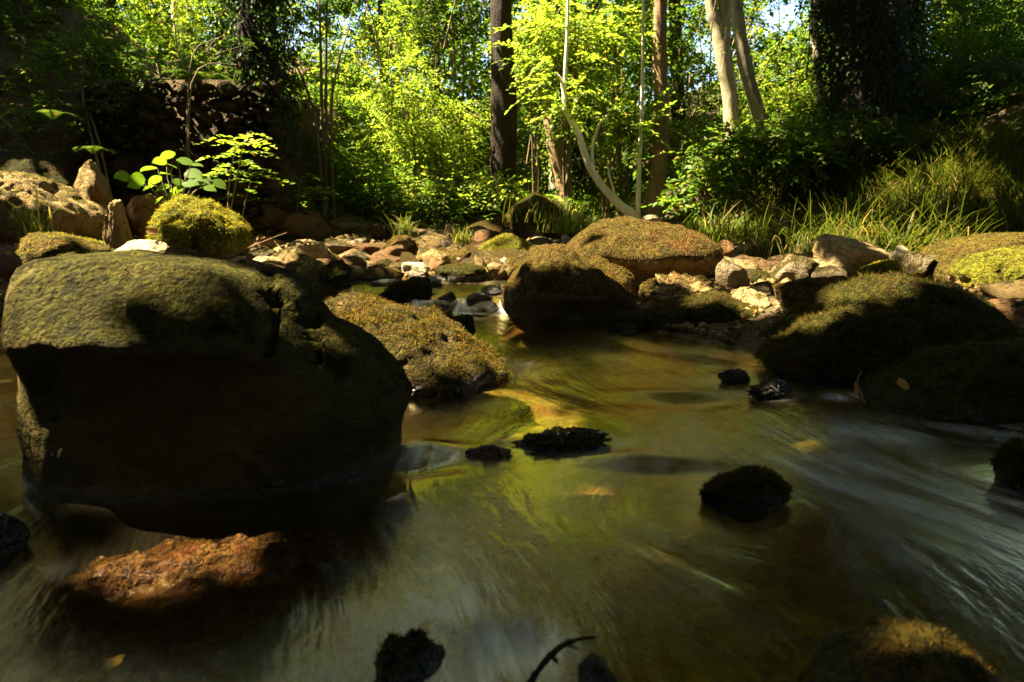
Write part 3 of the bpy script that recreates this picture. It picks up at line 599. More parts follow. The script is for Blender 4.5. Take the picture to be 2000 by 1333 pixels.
T = [ # name, label, box, material, seed, extra
 ('wet_stone', 'wet black mossy pebble cluster breaking the golden water mid frame', (992, 838, 1204, 890), 'wet', 101, dict(level=5, rough=.25, freq=5, depth=.45, moss=2500, mlen=.010, mossmat='moss_dark', bury=.5)),
 ('submerged_stone', 'rusty flat stone tailing left of the wet pebble cluster', (905, 868, 1010, 902), 'red', 102, dict(depth=.4, rough=.2, bury=.6)),
 ('mossy_stone', 'dark leafy moss covered stone alone in the right foreground water', (1362, 912, 1552, 1004), 'dark_moss', 103, dict(level=5, moss=9000, mlen=.011, depth=.6, rough=.12, boxy=.9)),
 ('mossy_stone', 'dark mossy stone cut by the right edge in the foreground water', (1950, 868, 2070, 965), 'dark_moss', 104, dict(level=5, moss=6000, mlen=.012, depth=.8)),
 ('wet_stone', 'small glossy black stone at the bottom edge beside the twig', (1122, 1285, 1212, 1400), 'wet', 105, dict(D=.79, cuts=5, boxy=.8)),
 ('wet_stone', 'wet brown rock at the bottom edge left of the white foam', (715, 1250, 905, 1400), 'wet', 106, dict(D=.83, level=5, cuts=6, moss=1500, mlen=.008, mossmat='moss_slope', rough=.2)),
 ('wet_stone', 'small shiny stone in the riffle, left of a pair', (1398, 720, 1466, 748), 'wet', 107, dict(level=5, depth=.6, rough=.22, freq=5, moss=900, mlen=.005, mossmat='moss_dark')),
 ('wet_stone', 'knobbly shiny stone in the riffle, right of a pair', (1453, 740, 1552, 780), 'wet', 108, dict(level=5, depth=.6, rough=.28, freq=5, moss=1200, mlen=.005, mossmat='moss_dark')),
 ('wet_stone', 'dim wet stone at the left edge by the foot of the huge boulder', (-60, 1000, 55, 1095), 'wet', 109, dict(depth=.7)),
 ('mossy_rock', 'dark mossy rock standing in the pool left of the cascade', (738, 548, 828, 606), 'dark_moss', 110, dict(level=5, moss=5000, mlen=.02)),
 ('mossy_rock', 'black rock shoulder behind the dark rock left of the cascade', (790, 540, 846, 592), 'dark_moss', 111, dict(moss=1500, mlen=.015)),
 ('cascade_stone', 'round glistening stone in the cascade, left of two', (846, 569, 896, 610), 'wet', 112, dict(level=5, rough=.15)),
 ('cascade_stone', 'round glistening stone in the cascade, right of two', (908, 570, 972, 611), 'wet', 113, dict(level=5, rough=.15)),
 ('flat_stone', 'flat black stone in the upper pool beside the pointed boulder', (938, 556, 992, 577), 'wet', 114, dict()),
 ('block_stone', 'long blocky stone with dark shaggy moss front at the head of the pool', (850, 517, 952, 552), 'dark_moss', 115, dict(boxy=.6, cuts=3, moss=2500, mlen=.016, tilt=.05)),
 ('mossy_stone', 'rounded golden mossy stone standing up from the rubble behind the pool', (734, 460, 814, 508), 'brown_moss', 116, dict(level=5, moss=4000, mlen=.014)),
 ('mossy_stone', 'pale stone with green moss cap on the pool bank', (580, 508, 642, 556), 'tan', 117, dict(moss=900, mlen=.014, mossmat='moss_green')),
 ('mossy_stone', 'dark mossy stone beside the pale capped stone on the pool bank', (620, 508, 690, 566), 'dark_moss', 118, dict(moss=3000, mlen=.016)),
 ('mossy_stone', 'flat dark stone at the pool bank under the pale capped stone', (548, 538, 622, 572), 'dark_moss', 119, dict(moss=900, mlen=.012)),
 ('mossy_stone', 'low black mossy stone peeking over the huge boulder toward the pool', (580, 558, 664, 606), 'dark_moss', 120, dict(moss=2600, mlen=.016, D=3.5)),
 ('dark_stone', 'dark pointed stone behind the lower end of the tangled moss rock', (868, 616, 928, 656), 'dark_moss', 121, dict(D=3.35, moss=700, mlen=.014)),
 ('small_stone', 'small pale stone behind the crest of the tangled moss rock', (845, 594, 885, 616), 'grey', 122, dict(D=3.5)),
 ('mossy_hump', 'low hump covered in tiny grey green leaves behind the pool head', (918, 456, 1045, 508), 'green_moss', 123, dict(level=5, moss=5000, mlen=.016, depth=.7)),
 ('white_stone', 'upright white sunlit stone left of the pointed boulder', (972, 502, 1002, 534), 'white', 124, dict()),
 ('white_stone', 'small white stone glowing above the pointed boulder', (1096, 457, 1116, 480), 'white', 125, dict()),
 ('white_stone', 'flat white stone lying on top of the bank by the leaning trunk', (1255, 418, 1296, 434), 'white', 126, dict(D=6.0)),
 ('slanted_stone', 'dark slanted stone leaning against the pointed boulder', (978, 500, 1036, 548), 'brown_moss', 127, dict(moss=700, mlen=.014)),
 ('bumpy_rock', 'bumpy tan sunlit rock between the pointed boulder and the angular dark stone', (1262, 530, 1424, 600), 'tan', 128, dict(level=5, rough=.16, freq=5, moss=3000, mlen=.012, mossmat='moss_brown')),
 ('mossy_stone', 'small brown stone wedged left of the bumpy tan rock', (1248, 545, 1300, 600), 'brown_moss', 129, dict(moss=900, mlen=.012)),
 ('angular_stone', 'angular dark stone with a pale lit top edge', (1394, 505, 1468, 572), 'grey', 130, dict(cuts=10, rough=.05)),
 ('pale_stone', 'pinkish tan stone below the angular dark stone', (1424, 562, 1506, 616), 'tan_bare', 131, dict(cuts=9)),
 ('pale_stone', 'grey flat topped stone resting on the pinkish tan stone', (1455, 549, 1528, 592), 'grey', 132, dict(cuts=9)),
 ('pale_stone', 'small pale slab right of the grey flat topped stone', (1544, 556, 1582, 580), 'tan_bare', 133, dict(cuts=9)),
 ('round_block', 'rounded brown block in shade on the right bank', (1490, 498, 1606, 562), 'grey', 134, dict(level=5, boxy=.75, cuts=5)),
 ('dome_rock', 'bright sunlit dome shaped rock on the right bank', (1588, 457, 1735, 545), 'tan_bare', 135, dict(level=5, cuts=4, depth=.8)),
 ('dark_stone', 'dark rounded stone leaning on the front of the bright dome rock', (1620, 472, 1732, 548), 'grey', 136, dict(level=5, cuts=4, D=4.75)),
 ('overhang_rock', 'reddish brown overhanging rock with sunlit lip left of the shaggy mound', (1508, 540, 1680, 624), 'brown_moss', 137, dict(level=5, moss=3500, mlen=.012, cuts=9)),
 ('mossy_stone', 'stone with glossy bright green moss on top of the shaggy mound', (1672, 507, 1788, 562), 'green_moss', 138, dict(level=5, moss=4500, mlen=.012, D=3.75)),
 ('round_stone', 'smooth rounded stone at the foot of the right grass', (1738, 488, 1822, 540), 'grey', 139, dict(cuts=10)),
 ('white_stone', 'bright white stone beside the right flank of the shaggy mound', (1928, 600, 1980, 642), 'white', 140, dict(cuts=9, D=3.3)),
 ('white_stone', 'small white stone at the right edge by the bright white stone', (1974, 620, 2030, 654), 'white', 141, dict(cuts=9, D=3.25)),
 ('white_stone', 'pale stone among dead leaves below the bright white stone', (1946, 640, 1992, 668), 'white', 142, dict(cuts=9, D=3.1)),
 ('mossy_stone', 'small green mossy lump at the waterline under the pointed boulder', (1188, 608, 1272, 648), 'dark_moss', 143, dict(moss=2500, mlen=.014, depth=.6)),
 ('standing_stone', 'pale speckled stone standing upright between outcrop and green mossy boulder', (200, 390, 256, 495), 'tan_bare', 144, dict(level=5, cuts=5, boxy=.7, depth=.8, rough=.12, freq=2, tilt=.05, D=5.6)),
 ('mossy_stone', 'dark low stone with bright moss streak in front of the outcrop', (34, 454, 222, 530), 'brown_moss', 145, dict(level=5, D=4.6, moss=4000, mlen=.016, mossmat='moss_green')),
 ('white_slab', 'white sunlit slab just above the huge boulder top', (232, 468, 345, 520), 'white', 146, dict(level=5, D=4.9, cuts=6)),
 ('mossy_stone', 'dark stone lying against the white slab above the huge boulder', (285, 483, 396, 525), 'brown_moss', 147, dict(D=4.5, moss=1200, mlen=.014)),
 ('mossy_stone', 'small green mossy lobe at the foot of the yellow green boulder', (312, 432, 372, 500), 'green_moss', 148, dict(D=5.45, moss=3000, mlen=.018)),
 ('brown_stone', 'brown shaded stone behind the standing stone', (245, 378, 318, 450), 'red', 149, dict(D=6.4)),
 ('pale_rock', 'pale fluted rock below the stone wall', (150, 312, 215, 395), 'tan', 150, dict(D=6.7, cuts=12, rough=.2, depth=1)),
 ('mossy_rock', 'dark mossy ledge rock on the left bank above the outcrop', (-40, 290, 150, 390), 'dark_moss', 151, dict(D=6.6, level=5, moss=2500, mlen=.025)),
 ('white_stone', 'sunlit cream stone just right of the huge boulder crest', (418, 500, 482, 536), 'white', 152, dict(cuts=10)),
 ('brown_stone', 'rusty stone behind the sunlit cream stone', (425, 488, 500, 520), 'red', 153, dict(cuts=10)),
 ('slab_stone', 'broad tan slab tilted up in the sunny rubble', (540, 468, 640, 520), 'tan_bare', 154, dict(cuts=10, level=5)),
 ('slab_stone', 'pale ribbed slab at the front of the sunny rubble', (470, 500, 585, 545), 'tan_bare', 155, dict(cuts=10, level=5)),
 ('slab_stone', 'thin shaded slab in front of the tilted tan slab', (585, 486, 655, 520), 'grey', 156, dict(cuts=10)),
 ('brown_stone', 'rust brown stone left of the rubble under the dark saplings', (490, 458, 560, 492), 'red', 157, dict(cuts=10)),
 ('mossy_stone', 'mossy brown stone at the back of the rubble left side', (488, 442, 560, 472), 'brown_moss', 158, dict(moss=600, mlen=.015)),
 ('mossy_stone', 'large shaded mossy stone at the back of the rubble', (608, 434, 680, 470), 'brown_moss', 159, dict(moss=900, mlen=.015)),
 ('mossy_stone', 'broad mossy stone at the back of the rubble below the shrubs', (682, 436, 752, 476), 'brown_moss', 160, dict(moss=1200, mlen=.015)),
 ('flat_stone', 'flat shaded stone stacked in the middle of the rubble', (652, 462, 722, 490), 'grey', 161, dict(cuts=10)),
 ('flat_stone', 'long flat brown stone below the stacked flat stone', (640, 485, 732, 512), 'red', 162, dict(boxy=.8)),
 ('tan_stone', 'rounded tan stone left of the rounded golden mossy stone', (662, 505, 732, 532), 'tan_bare', 163, dict(cuts=10)),
 ('dark_stone', 'brown mossy stone at the pool edge in front of the golden stone', (708, 518, 790, 552), 'brown_moss', 164, dict(moss=1500, mlen=.014)),
 ('dark_stone', 'small dark mossy stone under the golden mossy stone', (735, 506, 775, 526), 'dark_moss', 165, dict(moss=500, mlen=.014)),
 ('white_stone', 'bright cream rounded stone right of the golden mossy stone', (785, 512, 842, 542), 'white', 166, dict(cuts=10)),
 ('tan_stone', 'tan mossy stone right of the golden stone in full sun', (825, 486, 882, 528), 'tan', 167, dict(moss=700, mlen=.012)),
 ('tan_stone', 'triangular brown stone facing the bright cream stone', (835, 504, 870, 532), 'red', 168, dict(cuts=10)),
 ('mossy_stone', 'domed mossy stone with shadowed side above the block stone', (862, 484, 932, 524), 'brown_moss', 169, dict(moss=1500, mlen=.013)),
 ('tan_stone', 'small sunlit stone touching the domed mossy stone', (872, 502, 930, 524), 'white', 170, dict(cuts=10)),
 ('pale_stone', 'pale leaf shadowed stone at the foot of the bright bush', (836, 448, 882, 482), 'tan_bare', 171, dict(cuts=10)),
 ('red_stone', 'rusty stone below the tiny leaved hump', (948, 486, 1000, 512), 'red', 172, dict(cuts=10)),
 ('tan_stone', 'tan rounded stone left of the tiny leaved hump', (1000, 488, 1042, 512), 'tan', 173, dict(cuts=10)),
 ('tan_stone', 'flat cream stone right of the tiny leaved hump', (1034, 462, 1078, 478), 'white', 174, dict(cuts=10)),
 ('mossy_stone', 'tan mossy stone at the water edge right of the block stone', (948, 520, 990, 548), 'tan', 175, dict(moss=500, mlen=.012)),
 ('wet_stone', 'grey wet stone in the pool below the bright cream stone', (818, 540, 866, 562), 'wet', 176, dict(rough=.2)),
 ('white_stone', 'low white wet shelf at the back of the pool', (720, 545, 785, 560), 'white', 177, dict(depth=.4)),
 ('red_stone', 'rusty block at the right shoulder of the big rounded boulder', (1400, 468, 1434, 500), 'red', 178, dict(cuts=9, D=5.6)),
 ('dark_stone', 'mossy dark stone behind the rounded brown block', (1440, 480, 1530, 520), 'dark_moss', 179, dict(moss=900, mlen=.014)),
 ('dark_stone', 'low green mossy stone under the rounded brown block', (1466, 530, 1510, 562), 'dark_moss', 180, dict(moss=900, mlen=.014)),
]
for (nm, lb, bx, mt, sd_, ex) in T: rock(nm, lb, bx, mt, sd_, **ex)

# unremarkable stones that fill the gravel bar between the described ones
r = np.random.default_rng(55); proto = []
for k in range(9):
    V, F = rock_unit(3, 900 + k, 13, .12); proto.append(mesh_arrays('rubble_stone', V, F, True))
kinds = ['tan', 'tan_bare', 'red', 'grey', 'brown_moss', 'tan']
protoM = {}
n_f = 0
STOP = set('standing in at behind beside under below above on with left right of facing touching lying resting leaning from just between peeking wedged tailing breaking alone cut hugging tilted stacked and'.split())
def short(lb):
    w = lb.split(); k = next((i for i, a in enumerate(w) if a in STOP), len(w)); return ' '.join(w[:k])
SHORT = [(short(t_[1]), q) for t_, q in zip(T, ROCKS[-len(T):])]; names_ = [a for a, _ in SHORT]
SHORT = [(a, q) for a, q in SHORT if names_.count(a) == 1 and len(a.split()) > 2]; used_labels = {}
for t in range(2600):
    if n_f >= 290: break
    if t % 5 < 3: px, py = r.uniform(395, 1090), r.uniform(436, 548)
    elif t % 5 == 3: px, py = r.uniform(1400, 2060 if t % 2 else 2400), r.uniform(470, 640)
    else: px, py = r.uniform(-40, 520), r.uniform(450, 560)
    D = hit(px, py); c = P(px, py, D)
    if D < (4.2 if px < 1950 else 2.6) or D > 10: continue
    s = .045 + .20 * r.random() ** 1.7
    if any(abs(c[0] - q[0]) < q[2] * .75 and abs(c[1] - q[1]) < q[2] * .6 for q in ROCKS): continue
    i = int(r.integers(9)); mk = kinds[int(r.integers(6))]
    if (i, mk) not in protoM:
        me = proto[i].copy(); me.materials.append(M[mk]); protoM[(i, mk)] = me
    zone = 'sunny rubble behind the pool' if t % 5 < 3 else ('right bank' if t % 5 == 3 else 'left bank behind the huge boulder')
    look = {'tan': 'tan', 'tan_bare': 'pale tan', 'red': 'rusty', 'grey': 'grey', 'brown_moss': 'mossy brown'}[mk]
    near = sorted(SHORT, key=lambda e: (e[1][0] - c[0]) ** 2 + (e[1][1] - c[1]) ** 2)
    for nm_, q in near[:14]:
        dx_, dy_ = c[0] - q[0], c[1] - q[1]
        rel = ('right of' if dx_ > 0 else 'left of') if abs(dx_) > abs(dy_) else ('behind' if dy_ > 0 else 'in front of')
        lb = f"{'small' if s < .09 else 'fist sized'} {look} stone {rel} the {nm_}"
        if lb not in used_labels: break
    used_labels[lb] = 1
    o = link('rubble_stone', protoM[(i, mk)], None, None, (c[0], c[1], max(c[2], .08) + s * .02), label=lb, cat='stone', group=f'small {look} stones in the {zone}')
    o.scale = (s * r.uniform(.9, 1.5), s * r.uniform(.8, 1.2), s * r.uniform(.5, .9)); o.rotation_euler = (r.uniform(-.3, .3), r.uniform(-.3, .3), r.uniform(0, 6.28))
    ROCKS.append((c[0], c[1], s * .8, c[2])); n_f += 1
# gravel
parts = []; Vg, Fg = ico(1)
for t in range(3300):
    px, py = r.uniform(-50, 2500), r.uniform(436, 680); D = hit(px, py)
    if D < 2.0 or D > 9.5: continue
    c = P(px, py, D); g0 = float(G(c[0], c[1]))
    if g0 < .03: continue
    s = r.uniform(.010, .035)
    parts.append((Vg * (1 + .25 * r.normal(size=(len(Vg), 1)) * .6) * s * r.uniform(.6, 1.3, 3) + [c[0], c[1], g0 + s * .2], Fg))
V, F = merge(parts); link('gravel', mesh_arrays('gravel', V, F), M['tan'], kind='stuff', label='loose gravel between the stones of the bar', cat='gravel')

# ------------------------------------------------------------------ dry stone wall on the left bank
wall = thing('stone_wall', 'old dry stone retaining wall in deep shade on the left bank', 'wall', (-3.6, 7.6, .6))
wp = []
for k in range(6):
    V, F = rock_unit(3, 700 + k, 9, .10, .85, tilt=.15); me = mesh_arrays('stone', V, F, True); me.materials.append(M['wall']); wp.append(me)
r = np.random.default_rng(77); placed = []
for t in range(14000):
    x, z = r.uniform(-4.6, -2.55), r.uniform(.62, 2.0); w = .045 + .10 * r.random() ** 2 * (1.25 if t < 700 else .55); h = w * r.uniform(.55, 1.0)
    if any(abs(x - a) < (w + c) * .74 and abs(z - b_) < (h + d) * .74 for a, b_, c, d in placed): continue
    placed.append((x, z, w, h)); yw = 7.52 + .08 * math.sin(x * 2.1) + (z - .6) * .10 + r.uniform(-.04, .04)
    o = link('stone', wp[int(r.integers(6))], None, wall, (x + 3.6, yw - 7.6, z - .6))
    o.scale = (w * 1.05, .10, h * 1.05); o.rotation_euler = (r.uniform(-.2, .2), r.uniform(-.45, .45), r.uniform(-.2, .2))
    if len(placed) >= 300: break
bm_V = np.array([[x, y, z] for z in (0.3, 2.1) for y in (7.80, 7.99) for x in (-4.5, -2.7)]) - [-3.6, 7.6, .6]
link('core', mesh_arrays('core', bm_V, [[0, 1, 5, 4], [2, 6, 7, 3], [0, 4, 6, 2], [1, 3, 7, 5], [4, 5, 7, 6]]), M['ground'], wall)

# ------------------------------------------------------------------ foliage
LEAF = np.array([[0, 0, 0], [.35, .24, .05], [.72, .19, .03], [1, 0, -.08], [.72, -.19, .03], [.35, -.24, .05], [.5, 0, -.02]])
LEAF_F = np.array([[0, 6, 1], [1, 6, 2], [2, 6, 3], [3, 6, 4], [4, 6, 5], [5, 6, 0]])
LEAF2 = np.array([[0, 0, 0], [.5, .27, .05], [1, 0, -.06], [.5, -.27, .05]]); LEAF2_F = np.array([[0, 1, 2], [0, 2, 3]])

def leaves(p, d, nrm, L, tpl=LEAF2, tf=LEAF2_F):
    d = unit(d); s = unit(np.cross(nrm, d)); n = np.cross(d, s)
    L = np.broadcast_to(np.asarray(L, float), (len(p),))[:, None, None]
    V = p[:, None] + L * (d[:, None] * tpl[None, :, 0:1] + s[:, None] * tpl[None, :, 1:2] + n[:, None] * tpl[None, :, 2:3])
    F = (np.arange(len(p))[:, None, None] * len(tpl) + tf[None]).reshape(-1, 3)
    return V.reshape(-1, 3), F

def sprays(org, d, r, k=9, S=.35, L=.06, droop=.25, flat=.25, pinnate=False):
    """twigs with leaves left and right in one plane; org, d: (n,3)"""
    n = len(org); d = unit(d); up = unit(np.array([0, 0, 1.]) + r.normal(size=(n, 3)) * flat)
    s = unit(np.cross(up, d)); t = (np.arange(k) + .5) / k
    S = S * r.uniform(.6, 1.3, (n, 1))
    pos = org[:, None] + d[:, None] * (t[None] * S)[..., None]; pos[..., 2] -= droop * S * t[None] ** 2
    side = np.where(np.arange(k) % 2 == 0, 1., -1.)[None, :, None]
    a = (.9 if pinnate else .7)
    ld = d[:, None] * (1 - .35 * (not pinnate) * 1.0) + side * s[:, None] * a + r.normal(size=(n, k, 3)) * .22; ld[..., 2] -= .18
    nn = up[:, None] + r.normal(size=(n, k, 3)) * .3
    LL = L * r.uniform(.55, 1.35, (n, k)) * r.uniform(.75, 1.25, (n, 1))
    return leaves(pos.reshape(-1, 3), ld.reshape(-1, 3), nn.reshape(-1, 3), LL.ravel())

def lobe_points(lobes, n, r, shell=.5):
    lobes = [(np.array(c, float), np.array(s, float)) for c, s in lobes]; wts = np.array([np.prod(s) ** (2 / 3) for _, s in lobes]); wts /= wts.sum()
    i = r.choice(len(lobes), n, p=wts); u = unit(r.normal(size=(n, 3))); rr = r.random(n) ** (1 / 3); rr = shell + (1 - shell) * rr
    C = np.array([c for c, _ in lobes])[i]; Sz = np.array([s for _, s in lobes])[i]
    q = C + u * rr[:, None] * Sz
    keep = fbm(q * 1.6 + 5, 3) > -.28
    return q[keep], u[keep]

SKYGAPS = [(1525, 22, 44, 36), (1378, 80, 18, 22), (690, 45, 22, 18), (735, 20, 18, 12), (1020, 30, 16, 12)]
def in_gap(Q, r, scale=1.0):
    px, py = project(Q); g = np.zeros(len(Q), bool); j = r.normal(size=len(Q)) * .22
    for (a, b, sx, sy) in SKYGAPS: g |= np.hypot((px - a) / (sx * scale), (py - b) / (sy * scale)) + j < 1
    return g

LIT = [(600, 490, 6.8, .9), (760, 490, 6.8, .85), (900, 490, 6.5, .85), (1000, 500, 6.0, .6), (480, 500, 6.0, .5), (1270, 470, 5.2, .75), (1090, 520, 4.4, .5), (780, 640, 2.7, .50), (900, 690, 2.6, .3),
       (1330, 560, 4.5, .4), (1640, 480, 5.2, .42), (1560, 560, 4.5, .28), (1700, 520, 4.0, .25), (1860, 480, 4.6, .5), (1960, 530, 3.9, .40), (1960, 630, 3.3, .25), (1470, 580, 4.3, .22), (1850, 400, 6.6, .5, 2),
       (60, 400, 5.9, .55), (230, 440, 5.6, .3), (390, 430, 5.9, .5), (290, 490, 4.8, .35), (100, 470, 4.6, .25), (340, 335, 6.3, .34), (460, 300, 6.8, .3),
       (1150, 300, 8.5, .8, 0), (1200, 385, 8.5, .35, 0), (1106, 170, 8.5, .35, 0), (1110, 150, 8.5, .9), (1220, 400, 8.5, .6), (1290, 350, 8.8, .5), (1280, 200, 8.8, .5), (780, 230, 10, 1.4), (880, 330, 9.5, .9), (620, 150, 9.5, .8), (300, 60, 11, 1.4, 0), (720, 100, 11, 1.3),
       (860, 420, 8.3, .6), (1050, 130, 10, 1.0, 0), (1420, 130, 10, .6), (1480, 250, 9.6, .5), (1400, 320, 8.2, .5), (1540, 200, 12, 1.2), (1200, 60, 9.5, 1.0), (1420, 455, 6.2, .3), (1040, 420, 8.4, .6), (940, 440, 8.3, .5),
       (385, 1120, 1.16, .17), (130, 560, 1.47, .18), (260, 560, 1.47, .18), (325, 560, 1.47, .16), (450, 560, 1.47, .12), (390, 570, 1.47, .15), (455, 585, 1.50, .12), (530, 605, 1.50, .10), (1505, 758, 2.25, .06), (1100, 858, 1.80, .07), (60, 780, 1.42, .08), (1700, 575, 3.05, .25), (1850, 570, 3.05, .2, 1), (1620, 640, 2.7, .2, 2), (1850, 705, 2.2, .25, 2), (1750, 548, 3.05, .22, 1), (1880, 590, 3.0, .2, 1), (1580, 640, 2.8, .16, 1),  (1815, 1275, .80, .075),  (1450, 610, 3.75, .3, 1), (1350, 590, 3.8, .2, 1), (200, 330, 6.7, .25), (700, 420, 8.0, .6), (1350, 20, 13, 1.2), (900, 100, 13, 1.2), (1700, 100, 14, 1), (1150, 200, 13, 1.4)]
LITP = np.array([P(q[0], q[1], q[2]) for q in LIT]); LITR = np.array([q[3] for q in LIT]); LITD = [q[4] if len(q) > 4 else int(q[2] > 7) for q in LIT]
SX = unit(np.cross(SUN, [0, 1., 0])); SY = np.cross(SUN, SX)
def lit(Q, r, soft=.2, tmin=.5, pad=.0, dapple=None):  # marks foliage to cut so that sun reaches the LIT spots
    k = np.zeros(len(Q), bool); rn = r.normal(size=len(Q)); r2 = r.random(len(Q))
    if dapple is not None: dk = fbm(np.stack([Q @ SX, Q @ SY, 0 * Q[:, 0]], -1) * 3.0, 3) > dapple
    for c, rr, dd in zip(LITP, LITR, LITD):
        v = Q - c; t = v @ SUN; dist = np.linalg.norm(v - t[:, None] * SUN, axis=1)
        m = (t > tmin) & (dist < pad + rr * (1 + rn * (.5 if dd == 3 else soft)))
        if dd == 2: m &= r2 < .8
        elif dapple is not None and dd: m &= ~dk
        k |= m
    return k

SH = {}
def shrub(name, label, px, py, D, w, h, mat, seed, n=420, L=.05, k=10, S=.30, cat='shrub', pinnate=False, flat=.25, stems=4, lift=.15, depth=.7, lob=7, group=None, stemmat='stem', base=None, gapcut=True):
    n = int(n * 1.35); r = np.random.default_rng(seed); b = P(px, py, D) if base is None else np.array(base, float)
    g0 = float(G(b[0], b[1])); b = np.array([b[0], b[1], min(b[2], g0 + 5) if base is None else b[2]])
    t = thing(name, label, cat, b, group)
    lobes = []
    for q in range(lob):
        a = r.uniform(0, 6.28); rr = r.uniform(.1, .75)
        lobes.append(([math.cos(a) * rr * w * .5, math.sin(a) * rr * w * .5 * depth, h * r.uniform(lift + .12, .92)], [w * r.uniform(.18, .30), w * depth * r.uniform(.18, .3), h * r.uniform(.09, .2)]))
    pts, u = lobe_points(lobes, n, r, .35)
    if gapcut and 'ash foliage around' not in label:
        kp = ~in_gap(pts + b, r) & ~lit(pts + b, r, .2, max(w, h) * .6 + .3, .1); pts, u = pts[kp], u[kp]
    d = u * [1, 1, .25] + r.normal(size=pts.shape) * .35
    V, F = sprays(pts, d, r, k, S, L, .25, flat, pinnate)
    link('foliage', mesh_arrays('foliage', V, F), M[mat], t)
    sp = []
    zb = g0 - b[2] - .05
    for q in range(stems):
        e = np.array(lobes[q % lob][0]); m = e * [.35, .35, .5] + r.normal(size=3) * .05
        sp.append(tube([[r.normal() * .04, r.normal() * .04, min(zb, 0)], m, e], [.016 * h ** .5, .011 * h ** .5, .004], 6, .05, q, 5))
    for q in range(34):
        e = pts[int(r.integers(len(pts)))]; L0 = np.array(lobes[int(np.argmin([np.linalg.norm(e - l[0]) for l in lobes]))][0]) * [.6, .6, .7]
        sp.append(tube([L0, (L0 + e) / 2 + r.normal(size=3) * .06, e], [.006, .004, .002], 3, 0, q, 3))
    V, F = merge(sp); link('stems', mesh_arrays('stems', V, F, True), M[stemmat], t)
    return t

